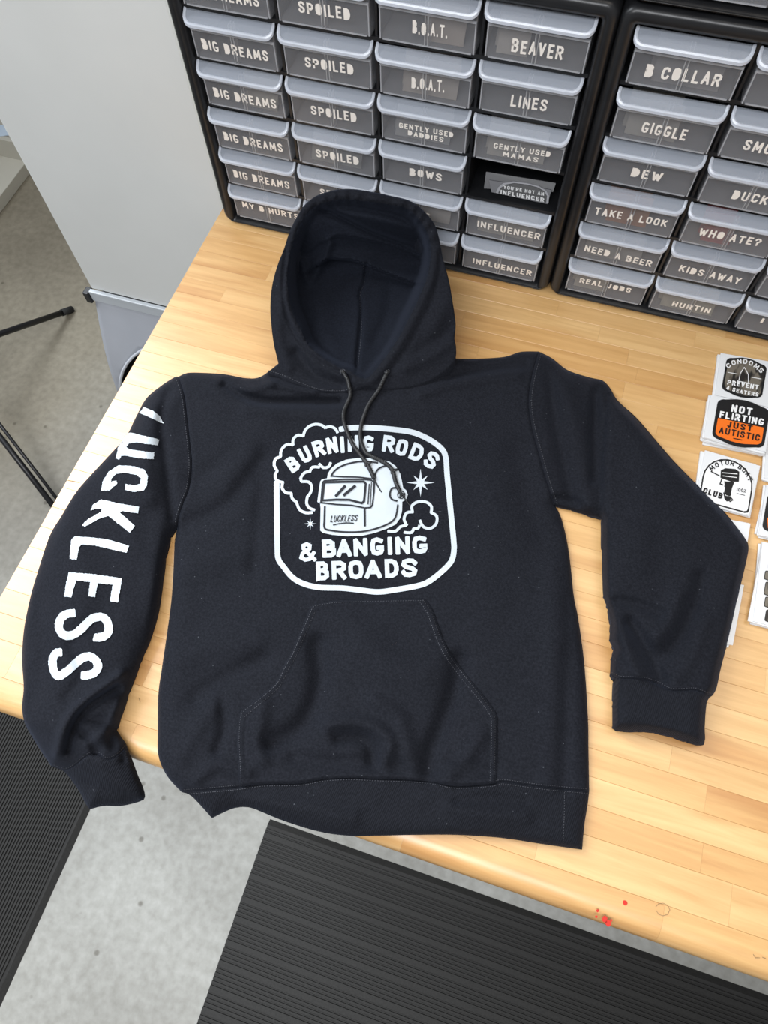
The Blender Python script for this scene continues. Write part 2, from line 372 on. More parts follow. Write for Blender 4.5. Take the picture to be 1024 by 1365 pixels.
def text2d(text, h, wr=.62, sw=.2, gap=.28, fill='', jit=0, slant=0, step=None):
    """text laid from (0,0); h cap height; returns verts, faces, total width"""
    V, Fc = [], []; x = 0; s = sw * h
    for ch in text:
        cw = h * wr * NARROW.get(ch, 1)
        if ch in G:
            dy = rng.uniform(-jit, jit) * h; sc = 1 + rng.uniform(-jit, jit)
            def mp(p): return (x + s / 2 + p[0] * max(cw - s, 0) + slant * p[1] * h, dy + s / 2 + p[1] * (h * sc - s))
            for st in G[ch]:
                P = [mp(p) for p in st]; v, f = gstroke(P, s, step); k = len(V); V += v; Fc += [tuple(i + k for i in q) for q in f]
            if ch in fill and ch in 'OD':
                P = [mp(p) for p in G[ch][0][:-1]]; k = len(V); V += [np.array(p) for p in P]; Fc.append(tuple(range(k, k + len(P))))
            if ch in fill and ch == 'B':
                for st in G[ch]:
                    P = [mp(p) for p in st] + ([mp((0, .5))] if st is G[ch][1] else []); k = len(V); V += [np.array(p) for p in P]; Fc.append(tuple(range(k, k + len(P))))
            if ch in fill and ch in 'PR':
                P = [mp(p) for p in G[ch][0][1:]]; k = len(V); V += [np.array(p) for p in P]; Fc.append(tuple(range(k, k + len(P))))
            if ch in fill and ch == 'A':
                P = [mp(p) for p in [(.2, .3), (.5, 1), (.8, .3)]]; k = len(V); V += [np.array(p) for p in P]; Fc.append(tuple(range(k, k + len(P))))
        x += cw + gap * h * (.55 if ch == ' ' else 1)
    return np.array(V), Fc, x - gap * h

# ================================================================== SETTING
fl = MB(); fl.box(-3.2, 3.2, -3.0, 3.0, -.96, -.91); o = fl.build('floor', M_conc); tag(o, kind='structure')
wl = MB(); wl.box(-3.2, 3.2, 3.0, 3.1, -.96, 1.9); M_wall = mat('grey_wall_paint', (.5, .5, .48), .8); o = wl.build('wall_back', M_wall); tag(o, kind='structure')

# ---- rubber mats (ribbed profile is real relief)
def ribbed(name, along, a0, a1, b0, b1, label, cat='mat', fine=1):
    prof = []; x = a0; z0 = -.9095; zt = -.900; k = 0
    prof.append((a0, z0)); prof.append((a0 + .012, zt - .0015)); x = a0 + .016
    while x < a1 - .02:
        wd = (.0125 if k % 9 in (3, 8) else .0052) * fine if fine == 1 else .0046; g = .0024 * fine
        hh = zt + (.0006 if k % 9 in (3, 8) else 0)
        prof += [(x, zt - .0028), (x + .0007, hh), (x + wd - .0007, hh), (x + wd, zt - .0028)]
        x += wd + g; k += 1
    prof += [(a1 - .012, zt - .0015), (a1, z0)]
    L = []
    for b in (b0, b1):
        L.append([(b, p[0], p[1]) if along == 'x' else (p[0], b, p[1]) for p in prof])
    m = MB(); m.loops(L, closed=False)
    for l in L: 
        k = len(m.v); m.v += [tuple(p) for p in l]; m.f.append(list(range(k, k + len(l))))
    o = m.build(name, M_mat); tag(o, label, cat); return o
o = ribbed('floor_mat', 'x', -2.15, -.7818, .209, 1.75, 'black ribbed rubber mat in front of the bench, ribs running parallel to bench front')
o = ribbed('floor_mat', 'y', -1.35, -.1815, -2.3, -.60, 'black ribbed rubber mat at the left, under the hanging sleeve cuff', fine=.8)

# ================================================================== BENCH
bench = empty('workbench', (.6, -.3, -.91), 'butcher block workbench of pale maple staves with rounded front edge', 'workbench')
BX0, BX1, BY0, BY1, TH = -.031, 1.55, -.76, .155, .044
m = MB(); m.box(BX0 + .004, BX1 - .004, BY0 + .024, BY1 - .004, -TH, -.006); m.build('bench_core', M_core, bench)
pitch = .0283; yb = -.0083 + pitch * 6; rows = []
y = BY1
edges = [BY1] + [v for v in [(-.0083 + pitch * k) for k in range(5, -30, -1)] if v > BY0 + .05 and v < BY1 - .01] + [BY0 + .034]
def stave(x0, x1, y0, y1, nose=False):
    g = .00006; c = .00025; dz = random.uniform(-.00008, .00008)
    x0 += g; x1 -= g; y0 += g; y1 -= g
    if nose:
        R = .020; prof = [(y1, -TH + .002), (y1, dz - c), (y1 - c, dz)]
        n = 9; yc = BY0 + R; zc = -R - .001
        prof += [(yc + R * math.cos(math.radians(a)), dz + zc + R * math.sin(math.radians(a)) + .001) for a in np.linspace(90, 180, n)]
        prof += [(BY0, -TH + R - .006)] + [(yc - R + R * .6 * (1 - math.cos(math.radians(a))), -TH + R * .6 * (1 - math.sin(math.radians(a)))) for a in (30, 60, 90)]
    else:
        prof = [(y1, -.02), (y1, dz - c), (y1 - c, dz), (y0 + c, dz), (y0, dz - c), (y0, -.02)]
        if y1 > BY1 - .002: prof[0] = (y1, -TH)
    L = [[(x0, p[0], p[1]) for p in prof], [(x1, p[0], p[1]) for p in prof]]
    mb = MB(); mb.loops(L, True, True, True)
    cx, cy = (x0 + x1) / 2, (y0 + y1) / 2
    o = mb.build('stave', M_wood, bench, smooth=False)
    if nose: 
        for p in o.data.polygons: p.use_smooth = len(p.vertices) == 4
        o.data.set_sharp_from_angle(angle=.7) if hasattr(o.data, 'set_sharp_from_angle') else None
    return o
first = {2: .031, 4: .030, 3: .16, 1: .12}
for i in range(len(edges) - 1):
    y1, y0 = edges[i], edges[i + 1]; x = BX0; n = 0
    while x < BX1 - .001:
        L = random.uniform(.16, .44)
        if n == 0: L = random.uniform(.05, .35)
        nx = min(x + L, BX1)
        if BX1 - nx < .08: nx = BX1
        stave(x, nx, y0, y1); x = nx; n += 1
x = BX0
for nx in (.19, .50, .76, 1.1, BX1): stave(x, nx, BY0, BY0 + .034, nose=True); x = nx
# slim end cap band at the left edge
for (lx, ly) in ((.12, -.58), (.12, .08), (1.45, -.58), (1.45, .08)):
    m = MB(); m.box(lx - .03, lx + .03, ly - .03, ly + .03, -.91, -TH); m.build('leg', M_steel, bench, bevel=.003)
m = MB(); m.box(.15, 1.42, -.59, -.57, -.15, -TH - .001); m.build('rail', M_steel, bench)
m = MB(); m.box(.15, 1.42, .07, .09, -.15, -TH - .001); m.build('rail', M_steel, bench)
# marks on the wood
def blob(px, r, n=7):
    c = unp([px], .0006)[0]; return [(c[0] + r * random.uniform(.6, 1.2) * math.cos(2 * math.pi * k / n), c[1] + r * random.uniform(.6, 1.2) * math.sin(2 * math.pi * k / n), .0006) for k in range(n)]
for px, r in [((833, 1203), .0026), ((797, 1214), .0015), ((806, 1226), .004), ((811, 1231), .003), ((795, 1222), .0012), ((815, 1227), .0012)]:
    v = blob(px, r); m = MB(); m.add(v + [(a, b, c - .0005) for a, b, c in v], [list(range(7))] + [(k, k + 7, (k + 1) % 7 + 7, (k + 1) % 7) for k in range(7)]); m.build('paint_fleck', M_red, bench)
m = MB(); 
for P in ([(874, 1209), (878, 1205), (884, 1204), (890, 1207), (893, 1213), (890, 1219), (884, 1221), (878, 1219), (875, 1214)],
          [(185, 930), (187, 936)], [(90, 640), (106, 643)], [(1004, 1272), (1007, 1277), (1013, 1277)], [(1016, 1276), (1021, 1278)]):
    v, f = strip(np.array(P, float), .8); m.add(unp(v, .0004), f)
m.build('scuff_mark', M_pencil, bench)

# ================================================================== DRAWER CABINETS
U, VV, Z0 = .118, .060403, .008337
CH = .389
def rrect(x0, x1, z0, z1, r, n=5):
    out = []
    for cx, cz, a0 in ((x1 - r, z1 - r, 0), (x0 + r, z1 - r, 90), (x0 + r, z0 + r, 180), (x1 - r, z0 + r, 270)):
        for k in range(n): a = math.radians(a0 + 90 * k / (n - 1)); out.append((cx + r * math.cos(a), cz + r * math.sin(a)))
    return out
drawer_meshes = {}
def drawer_parts():
    if drawer_meshes: return drawer_meshes
    # bin: front face y=.005, walls back to .145 (cell local coords, x 0..U, z 0..VV)
    b = MB(); x0, x1 = .0052, .1128; z0, z1 = .0035, .052; yf, yb_, t = .0045, .145, .0016
    # tapered a little: front narrower at the bottom
    fo = rrect(x0, x1, z0, z1, .005, 4); fi = rrect(x0 + t, x1 - t, z0 + t, z1 - t, .004, 4)
    L = [[(x, yf + .001, z) for x, z in rrect(x0 + .001, x1 - .001, z0 + .001, z1 - .001, .005, 4)], [(x, yf, z) for x, z in rrect(x0 + .0018, x1 - .0018, z0 + .0018, z1 - .0018, .005, 4)]]
    b.loops([[(x, yf + .0015, z) for x, z in fo], [(x, yf, z) for x, z in rrect(x0 + .0012, x1 - .0012, z0 + .0012, z1 - .0012, .005, 4)]], cap1=True)
    b.box(x0, x0 + t, yf + .0015, yb_, z0, z1 - .008); b.box(x1 - t, x1, yf + .0015, yb_, z0, z1 - .008)
    b.box(x0 + t, x1 - t, yf + .0015, yb_, z0, z0 + t); b.box(x0 + t, x1 - t, yb_ - t, yb_, z0 + t, z1 - .008)
    drawer_meshes['bin'] = (b, M_clear)
    # handle: sloping ledge with rounded front corners, a raised rim and a drop lip
    hx0, hx1 = .0010, .1150; yB, zB, yF, zF = .0085, .0578, -.0052, .0470
    def plan(ins, n=6):      # outline in (x, s) s=0 back .. 1 front
        Ls = math.hypot(yB - yF, zB - zF); r = .0105 - ins * .6; pts = [(hx0 + ins, 0)]
        for k in range(n): a = math.radians(180 + 90 * k / (n - 1)); pts.append((hx0 + ins + r + r * math.cos(a), Ls - ins - r - r * math.sin(a)))
        for k in range(n): a = math.radians(270 + 90 * k / (n - 1)); pts.append((hx1 - ins - r + r * math.cos(a), Ls - ins - r - r * math.sin(a)))
        pts.append((hx1 - ins, 0)); return pts, Ls
    def put(pts, Ls, dz): return [(x, yB + (yF - yB) * s / Ls, zB + (zF - zB) * s / Ls + dz) for x, s in pts]
    A, Ls = plan(0); B, _ = plan(.0014); C, _ = plan(.0032)
    h = MB(); h.loops([put(C, Ls, -.0016), put(C, Ls, 0)], closed=False); k = len(h.v)
    c = put(C, Ls, 0); h.add(c, [list(range(len(c)))]); c = put(C, Ls, -.0018); h.add(c, [list(range(len(c)))[::-1]])
    drawer_meshes['handle'] = (h, M_handle)
    r_ = MB(); r_.loops([put(C, Ls, 0), put(B, Ls, .0012), put(A, Ls, .0004), put(A, Ls, -.0026), put(B, Ls, -.0028), put(C, Ls, -.0016)], closed=False)
    drawer_meshes['rim'] = (r_, M_edge)
    e = MB(); e.box(x0 + .0005, x1 - .0005, yf - .0012, yf + .0008, .0365, .0385)      # ledge line under handle
    e.box(x0 + .0006, x0 + .0018, yf - .0004, yf + .0008, z0 + .001, .0365); e.box(x1 - .0018, x1 - .0006, yf - .0004, yf + .0008, z0 + .001, .0365)
    e.box(x0 + .004, x1 - .004, yf - .0004, yf + .0008, z0 + .0002, z0 + .0014)
    drawer_meshes['edge'] = (e, plastic('clear_plastic_seam', (.6, .61, .64), .55, .25))
    d = MB(); d.box(.0565, .0575, .0035, .012, .005, .05); d.box(.0600, .0610, .0035, .012, .005, .05)
    drawer_meshes['ridge'] = (d, plastic('clear_plastic_rib', (.62, .62, .63), .45, .25))
    return drawer_meshes
cache = {}
def drawer_obj(key, name, parent, loc):
    b, mt = drawer_parts()[key]
    if key not in cache:
        me = bpy.data.meshes.new(name); me.from_pydata([tuple(map(float, p)) for p in b.v], [], b.f); me.update(); me.materials.append(mt); cache[key] = me
    o = bpy.data.objects.new(name, cache[key]); COL.objects.link(o); o.parent = parent; o.location = loc; return o
def cabinet(ox, oy, oz, yaw, label, slots, skip=()):
    root = empty('drawer_cabinet', (ox, oy, oz), label, 'drawer cabinet', 'black drawer cabinets on the bench'); root.rotation_euler.z = yaw
    org = np.array([ox, oy, oz])
    def bl(mb, name, mt, **k):     # geometry already local
        me = bpy.data.meshes.new(name); me.from_pydata([tuple(map(float, p)) for p in mb.v], [], mb.f); me.update()
        o = link(name, me, mt, root)
        if k.get('bevel'):
            b = o.modifiers.new('bevel', 'BEVEL'); b.width = k['bevel']; b.segments = 2
        return o
    X0, X1 = -.0165, .4885; I0, I1, J0, J1 = 0.0, 4 * U, Z0 - .0005, Z0 + 6 * VV + .0005
    D = .158
    def lp(ins, y, r): return [(x, y, z) for x, z in rrect(X0 + ins, X1 - ins, ins, CH - ins, r, 6)]
    def lin(y, e, r=.004): return [(x, y, z) for x, z in rrect(I0 - e, I1 + e, J0 - min(e, .004), J1 + min(e, .006), r, 6)]
    m = MB(); m.loops([lp(.002, D, .012), lp(0, D - .004, .014), lp(0, .010, .014), lp(.0012, .0045, .014), lp(.003, .0015, .013), lp(.0055, 0, .012), lin(0, .006), lin(.0016, .002), lin(.012, 0), lin(D - .006, 0)], cap0=True, cap1=True)
    o = bl(m, 'case', M_black); 
    o.data.polygons.foreach_set('use_smooth', [len(p.vertices) == 4 for p in o.data.polygons]); o.data.update()
    for k in range(1, 4):
        m = MB(); m.box(k * U - .0014, k * U + .0014, .011, D - .007, J0, J1); bl(m, 'divider', M_black)
    for k in range(1, 6):
        m = MB(); m.box(I0, I1, .0095, .013, Z0 + k * VV - .0022, Z0 + k * VV + .0022); m.box(I0, I1, .013, D - .007, Z0 + k * VV - .001, Z0 + k * VV + .0006); bl(m, 'shelf', M_black)
    ds = {}
    for c in range(4):
        for r in range(6):     # r 0 = top row
            if (c, r) in skip or (slots and (c, r) not in slots): continue
            pull = random.uniform(-.001, .002); 
            if ox > .4 and oz < .1: pull += random.choice([0, -.001, -.002])
            d = drawer_obj('bin', 'drawer', root, (c * U, pull, Z0 + (5 - r) * VV)); d.rotation_euler.z = random.uniform(-.006, .006)
            drawer_obj('handle', 'handle', d, (0, 0, 0)); drawer_obj('rim', 'handle_rim', d, (0, 0, 0)); drawer_obj('edge', 'front_seam', d, (0, 0, 0)); drawer_obj('ridge', 'rib', d, (0, 0, 0))
            ds[(c, r)] = d
    return root, ds
allslots = {(c, r) for c in range(4) for r in range(6)}
cabL, dL = cabinet(0, 0, 0, 0, 'lower left black cabinet of clear drawers, standing behind the hood', allslots - {(3, 3)})
cabR, dR = cabinet(.50544, .0, 0, .003, 'lower right black cabinet of clear drawers, behind the sticker stacks', allslots)
cabA, _ = cabinet(0, .004, CH + .0005, 0, 'upper left black cabinet stacked on the lower left one', {(c, r) for c in range(4) for r in range(6)})
cabB, _ = cabinet(.50544, .002, CH + .0005, 0, 'upper right black cabinet stacked on the lower right one', {(c, r) for c in range(4) for r in range(6)})
FY = .0040
def lettering(cab, ds, c, r, lines, fill='ODB'):
    d = ds.get((c, r))
    if not d: return
    ox = cab.location.x; V, Fs = [], []
    for text, pl, pr, hpx in lines:
        a = unpy([pl], FY + d.location.y + .0)[0]; b = unpy([pr], FY + d.location.y)[0]
        hh = hpx * .00087
        v, f, tw = text2d(text, hh, .60, .185, .2, fill, jit=.04)
        sx = np.linalg.norm(b - a) / tw; dirz = (b[2] - a[2]) / (b[0] - a[0])
        k = len(V)
        for p in v:
            x = a[0] - ox - d.location.x + p[0] * sx; z = a[2] - d.location.z + p[1] + p[0] * sx * dirz
            V.append((x, .0045 - .0007, z))
        Fs += [tuple(i + k for i in q) for q in f]
    V = delam(V, Fs, (0, -5e-5, 0))
    me = bpy.data.meshes.new('lettering'); me.from_pydata([tuple(map(float, p)) for p in V], [], Fs); me.update()
    link('lettering', me, M_letter, d)
def shiftd(c, r, cab=0):      # px of the same place in another drawer, used to repeat a label at equal local position
    pass
def repeat_label(cab, ds, src, dst):
    s = [o for o in ds[src].children if o.name.startswith('lettering')]
    if s and dst in ds:
        o = s[0].copy(); COL.objects.link(o); o.parent = ds[dst]
L = lambda c, r, *ls, **k: lettering(cabL, dL, c, r, ls, **k)
Rr = lambda c, r, *ls, **k: lettering(cabR, dR, c, r, ls, **k)
L(0, 1, ('BIG DREAMS', (271, 65), (359, 82), 14))
for r in (0, 2, 3, 4): repeat_label(cabL, dL, (0, 1), (0, r))
L(0, 5, ('MY B HURTS', (324, 276), (399, 293), 12))
L(1, 1, ('SPOILED', (407.5, 89), (471.7, 99.5), 14))
for r in (0, 2, 3, 4): repeat_label(cabL, dL, (1, 1), (1, r))
L(2, 0, ('B.O.A.T.', (549.8, 43.5), (596, 51), 15)); L(2, 1, ('B.O.A.T.', (548.5, 117), (592, 123), 15))
L(2, 2, ('GENTLY USED', (532, 170), (604, 183), 8), ('DADDIES', (543.8, 180), (591, 189.5), 7.5), fill='D')
L(2, 3, ('BOWS', (545.8, 233), (589, 241), 12.5)); L(2, 4, ('BOWS', (533, 283), (573, 292), 11.5))
L(3, 0, ('BEAVER', (681, 69), (749, 80), 16), fill=''); L(3, 1, ('LINES', (680, 141.5), (728, 148.5), 15.5))
L(3, 2, ('GENTLY USED', (657.7, 197.3), (733, 209), 8), ('MAMAS', (670, 207.5), (717, 216.5), 7.2), fill='D')
L(3, 4, ('INFLUENCER', (636, 302), (719, 320), 12), fill=''); L(3, 5, ('INFLUENCER', (630, 350.5), (708, 367.5), 11.5), fill='')
Rr(0, 0, ('B COLLAR', (858, 102), (958, 115), 15)); Rr(0, 1, ('GIGGLE', (853.8, 176), (912.7, 187), 14.5))
Rr(0, 2, ('DEW', (840, 235), (880.7, 242), 13.5)); Rr(0, 3, ('TAKE A LOOK', (792, 285), (887.5, 303), 12), fill='')
Rr(0, 4, ('NEED A BEER', (778.5, 334), (867, 356), 11.5), fill='D'); Rr(0, 5, ('REAL JOBS', (772, 376), (840, 390), 10))
Rr(1, 1, ('SMO', (989, 199), (1026, 206), 14), fill=''); Rr(1, 2, ('DUCK', (974, 265), (1021, 273), 13.5))
Rr(1, 3, ('WHO ATE?', (930, 314), (1011.5, 329), 13)); Rr(1, 4, ('KIDS AWAY', (904, 361.5), (985, 379.5), 12.5), fill='D')
Rr(1, 5, ('HURTIN', (895, 407.5), (945, 418), 10.5), fill=''); Rr(2, 5, ('I', (1013, 430), (1016, 431), 10), fill='')

# contents seen through the drawers
cont = [(cabL, dL, 2, 0, (.60, .50, .42), .055, .10, 'tan paper stickers inside the top drawer marked B.O.A.T.'),
        (cabL, dL, 2, 1, (.60, .52, .45), .030, .095, 'tan paper stickers inside the second drawer marked B.O.A.T.'),
        (cabL, dL, 3, 0, (.66, .60, .54), .010, .05, 'cream stickers at the left inside the drawer marked BEAVER'),
        (cabL, dL, 0, 2, (.62, .56, .46), .05, .105, 'cream stickers inside the third BIG DREAMS drawer from the top'),
        (cabL, dL, 3, 2, (.62, .58, .52), .02, .09, 'pale stickers inside the drawer marked GENTLY USED MAMAS'),
        (cabL, dL, 2, 2, (.5, .5, .5), .02, .09, 'grey stickers inside the drawer marked GENTLY USED DADDIES'),
        (cabL, dL, 3, 4, (.55, .52, .46), .02, .1, 'pale stickers in the upper drawer marked INFLUENCER'),
        (cabL, dL, 2, 4, (.62, .56, .5), .05, .11, 'cream stickers in the lower drawer marked BOWS, beside the hood'),
        (cabL, dL, 1, 3, (.42, .42, .4), .02, .09, 'grey stickers in the fourth SPOILED drawer from the top'),
        (cabR, dR, 0, 1, (.55, .52, .46), .02, .075, 'pale stickers inside the drawer marked GIGGLE'),
        (cabR, dR, 0, 3, (.60, .22, .07), .03, .08, 'orange stickers inside the drawer marked TAKE A LOOK'),
        (cabR, dR, 1, 3, (.55, .08, .08), .03, .065, 'red stickers inside the drawer marked WHO ATE?'),
        (cabR, dR, 1, 5, (.66, .62, .5), .02, .09, 'cream stickers inside the drawer marked HURTIN'),
        (cabR, dR, 0, 4, (.5, .48, .44), .02, .09, 'pale stickers inside the drawer marked NEED A BEER'),
        (cabR, dR, 0, 0, (.4, .38, .38), .03, .10, 'grey stickers inside the drawer marked B COLLAR'),
        (cabR, dR, 0, 5, (.62, .57, .48), .01, .06, 'cream stickers inside the drawer marked REAL JOBS')]
for cab, ds, c, r, colr, xa, xb, lab in cont:
    xa, xb = max(xa, .016), min(xb, .098)
    d = ds[(c, r)]; base = np.array(cab.location) + np.array(d.location)
    e = empty('sticker_pack', tuple(base + np.array([(xa + xb) / 2, .05, .0055])), lab, 'stickers')
    mt = mat('sticker_paper', tuple(c_ * .36 for c_ in colr), .6)
    for k in range(3):
        m = MB(); y0 = .012 + k * .012; hgt = .030 + .003 * k
        M_ = lambda p: (base[0] + p[0], base[1] + y0 + p[1] + (p[2]) * .55, base[2] + .0056 + p[2])
        m.box(xa + .004 * k * (-1) ** k, xb - .003 * k, 0, .0015, 0, hgt, M_); m.build('card', mt, e)

# stickers lying in the open slot
slot = empty('sticker_sleeve', tuple(unpy([(700, 262)], .03)[0]), "sleeved black sticker reading YOU'RE NOT AN INFLUENCER in the open drawer slot", 'sticker')
def slotpt(q, off=0):
    zf = Z0 + 2 * VV + .002; p = unpy(q, .02)
    for _ in range(6): p = np.array([unpy([qq], .018 + (pp[2] - zf) * .8 - off)[0] for qq, pp in zip(np.atleast_2d(q), p)])
    return p
def slab(name, q, off, th, mt, par, fn):
    a = fn(q, off); b = fn(q, off) + np.array([0, th, 0]); n = len(a)
    m = MB(); m.add(list(a) + list(b), [list(range(n)), list(range(n, 2 * n))[::-1]] + [(k, (k + 1) % n, (k + 1) % n + n, k + n) for k in range(n)]); return m.build(name, mt, par)
slab('sleeve', [(652, 240), (735, 253), (730, 272), (655, 256)], .000, .001, mat('clear_film', (.10, .10, .11), .3), slot, slotpt)
slab('sticker_border', [(661, 257), (664, 250), (671, 244), (684, 242), (702, 244), (718, 248), (728, 254), (732, 261), (731, 271)], .0012, .001, mat('grey_print', (.26, .26, .28), .4), slot, slotpt)
slab('sticker_face', [(664, 257.3), (667, 251), (674, 246.5), (685, 244.5), (702, 246.5), (716, 250), (725, 255), (729, 262), (728, 270)], .0022, .0008, M_blk, slot, slotpt)
m = MB()
for t, a, b, hh in (("YOU'RE NOT AN", (671, 251.5), (725, 261), 4.6), ('INFLUENCER', (667, 258.5), (725, 269.5), 5.6)):
    v, f, tw = text2d(t, hh, .6, .2, .2); a = np.array(a, float); b = np.array(b, float); sx = np.linalg.norm(b - a) / tw; t_ = (b - a) / np.linalg.norm(b - a)
    q = [a + t_ * p[0] * sx + np.array([.08, -1]) * p[1] for p in v]; m.add(slotpt(np.array(q), .0030), f)
m.build('lettering', mat('grey_lettering', (.6, .6, .6), .5), slot)
slot2 = empty('sticker_sleeve', tuple(unpy([(690, 238)], .05)[0]), 'plain grey sleeve leaning behind the sticker in the open drawer slot', 'sticker')
slab('sleeve', [(648, 229), (741, 244), (737, 256), (645, 251)], -.012, .001, mat('grey_film', (.05, .05, .055), .3), slot2, slotpt)

# ================================================================== STICKER STACKS
def sq(q4, z):   # 4 px corners on plane z
    return unp(q4, z)
SW = .0011
def stack(name_cat, q4, n, label_top, label_low, group, face=None, z_base=.0004):
    """pile of frosted sleeves; q4 = px corners (TL,TR,BR,BL) of the top sleeve"""
    th = .0013; W = sq(q4, z_base + n * th); c = W.mean(0); objs = []
    for k in range(n):
        top = k == n - 1; ang = 0 if top else random.uniform(-.07, .07); sh = np.zeros(3) if top else np.array([random.uniform(-.003, .002), random.uniform(-.003, .002), 0])
        z = z_base + k * th
        P = (W - c); R2 = np.array([[math.cos(ang), -math.sin(ang)], [math.sin(ang), math.cos(ang)]]); P2 = P[:, :2] @ R2.T + c[:2] + sh[:2]
        lab = label_top if top else label_low
        e = empty('sticker_sleeve', (c[0] + sh[0], c[1] + sh[1], z), lab, 'sticker', None if top else group)
        m = MB(); m.loops([[(x, y, z) for x, y in P2], [(x, y, z + th - .0001) for x, y in P2]], True, True, True); m.build('sleeve', M_sleeve, e)
        if top and face: face(e, z + th, W)
        objs.append(e)
    return objs
def on(z): return lambda q: unp(q, z)
def poly_at(par, name, q, z, mt, th=.0003):
    n = len(q); a = unp(q, z); m = MB(); m.add(list(a) + [(p[0], p[1], p[2] - th) for p in a], [list(range(n))] + [(k, k + n, (k + 1) % n + n, (k + 1) % n) for k in range(n)]); return m.build(name, mt, par)
def badge(cx, cy, ax, ay, wx, wy, bul=.1, r=.28, n=6):
    """rounded badge outline in px: half axes vectors ax (right), ay (down)"""
    pts = []; ax = np.array(ax, float); ay = np.array(ay, float)
    base = []
    for sx, sy, a0 in ((1, -1, -90), (1, 1, 0), (-1, 1, 90), (-1, -1, 180)):
        for k in range(n):
            a = math.radians(a0 + 90 * k / (n - 1)); base.append((sx * (1 - r) + r * math.cos(a), sy * (1 - r) + r * math.sin(a)))
        if sy == 1 and sx == 1: base += [(.3, 1 + bul * .8), (0, 1 + bul), (-.3, 1 + bul * .8)]
        if sx == -1 and sy == -1: base += [(-.3, -1 - bul * .8), (0, -1 - bul), (.3, -1 - bul * .8)]
    return [np.array([cx, cy]) + wx * u * ax + wy * v * ay for u, v in base]
def arctext(par, name, text, base, hh, z, mt, wr=.62, sw=.2, gap=.2):
    """rigid letters set along a px curve"""
    B = catmull(base, 1.0); L = np.concatenate([[0], np.cumsum(np.linalg.norm(np.diff(B, axis=0), axis=1))]); s_ = sw * hh
    ws = [hh * wr * NARROW.get(c, 1) for c in text]; tot = sum(ws) + gap * hh * (len(text) - 1); k = (L[-1]) / tot; x = 0; m = MB()
    for c, w0 in zip(text, ws):
        if c in G:
            mid = (x + w0 / 2) * k; p = np.array([np.interp(mid, L, B[:, i]) for i in (0, 1)]); q = np.array([np.interp(mid + 1.5, L, B[:, i]) - np.interp(mid - 1.5, L, B[:, i]) for i in (0, 1)])
            t = q / np.linalg.norm(q); u = np.array([t[1], -t[0]])
            for st in G[c]:
                v, f = gstroke([((a - .5) * max(w0 * k - s_, .01), s_ / 2 + b * (hh - s_)) for a, b in st], s_); m.add(unp(np.array([p + t * a[0] + u * a[1] for a in v]), z), f)
        x += w0 + gap * hh
    return m.build(name, mt, par)
def ptext(par, name, text, a, b, hh, z, mt, wr=.62, sw=.22, gap=.2, arc=0):
    v, f, tw = text2d(text, hh, wr, sw, gap, step=hh * .35 if arc else None); a = np.array(a, float); b = np.array(b, float); sx = np.linalg.norm(b - a) / tw; t = (b - a) / np.linalg.norm(b - a)
    nrm = np.array([t[1], -t[0]]); q = []
    for p in v:
        s = p[0] / tw; bend = arc * 4 * s * (1 - s); sl = arc * 4 * (1 - 2 * s) / np.linalg.norm(b - a)
        q.append(a + t * p[0] * sx + nrm * bend + (nrm - t * sl) * p[1])
    m = MB(); m.add(unp(np.array(q), z), f); return m.build(name, mt, par)
AX = np.array([.978, .208]); AY = np.array([-.17, .985])
def lines_at(par, name, strokes, wd, z, mt):
    m = MB()
    for P in strokes:
        v, f = strip(np.array(P, float), wd); m.add(unp(np.array(v), z), f)
    return m.build(name, mt, par)
S4 = lambda x, y: (904 + x / 3.333, 450 + y / 3.333)
def face1(e, z, W):
    poly_at(e, 'sticker_face', badge(992.3, 503.5, AX, AY, 27.5, 22.5, .17), z + .0004, M_blk)
    poly_at(e, 'sticker_inner', badge(992.3, 503.5, AX, AY, 24.8, 20, .17), z + .0007, M_camo)
    arctext(e, 'lettering', 'CONDOMS', [S4(222, 138), S4(250, 121), S4(290, 116), S4(330, 128), S4(368, 160)], 6.4, z + .0011, M_wht)
    ptext(e, 'lettering', 'PREVENT', S4(217, 208), S4(356, 232), 6.4, z + .0011, M_wht)
    ptext(e, 'lettering', '4 SEATERS', S4(212, 230), S4(356, 262), 5.2, z + .0011, M_wht, arc=-1)
    lines_at(e, 'emblem', [[S4(270, 190), S4(276, 160), S4(285, 145), S4(294, 132), S4(303, 146), S4(312, 165), S4(312, 200)], [S4(262, 192), S4(320, 204)], [S4(220, 154), S4(264, 162)], [S4(326, 176), S4(370, 184)]], .9, z + .0011, M_wht)
def face2(e, z, W):
    c = S4(279, 381)
    poly_at(e, 'sticker_face', badge(c[0], c[1], AX, AY, 35.5, 27, .16), z + .0004, M_blk)
    q = badge(c[0], c[1], AX, AY, 31.5, 23.5, .12); q = [p for p in q if (p - np.array(c)) @ AY > -1]
    mid = [np.array(c) + AX * 31.5 + AY * -.5, ]; q = [np.array(c) - AX * 31.2 - AY * .8 + np.array([0, 0])] + [np.array(c) + AX * 31.2 - AY * .8] + [p for p in q if True]
    poly_at(e, 'sticker_panel', q, z + .0007, M_org)
    ptext(e, 'lettering', 'NOT', S4(234, 329), S4(326, 347), 10, z + .0011, M_wht, sw=.22)
    ptext(e, 'lettering', 'FLIRTING', S4(182, 355), S4(378, 391), 9, z + .0011, M_wht, sw=.21)
    ptext(e, 'lettering', 'JUST', S4(217, 398), S4(328, 418), 8.2, z + .0011, M_blk, sw=.2)
    ptext(e, 'lettering', 'AUTISTIC', S4(180, 424), S4(360, 460), 8.6, z + .0011, M_blk, sw=.2)
    lines_at(e, 'underline', [[S4(245, 447), S4(285, 455)]], 1.2, z + .0011, M_blk)
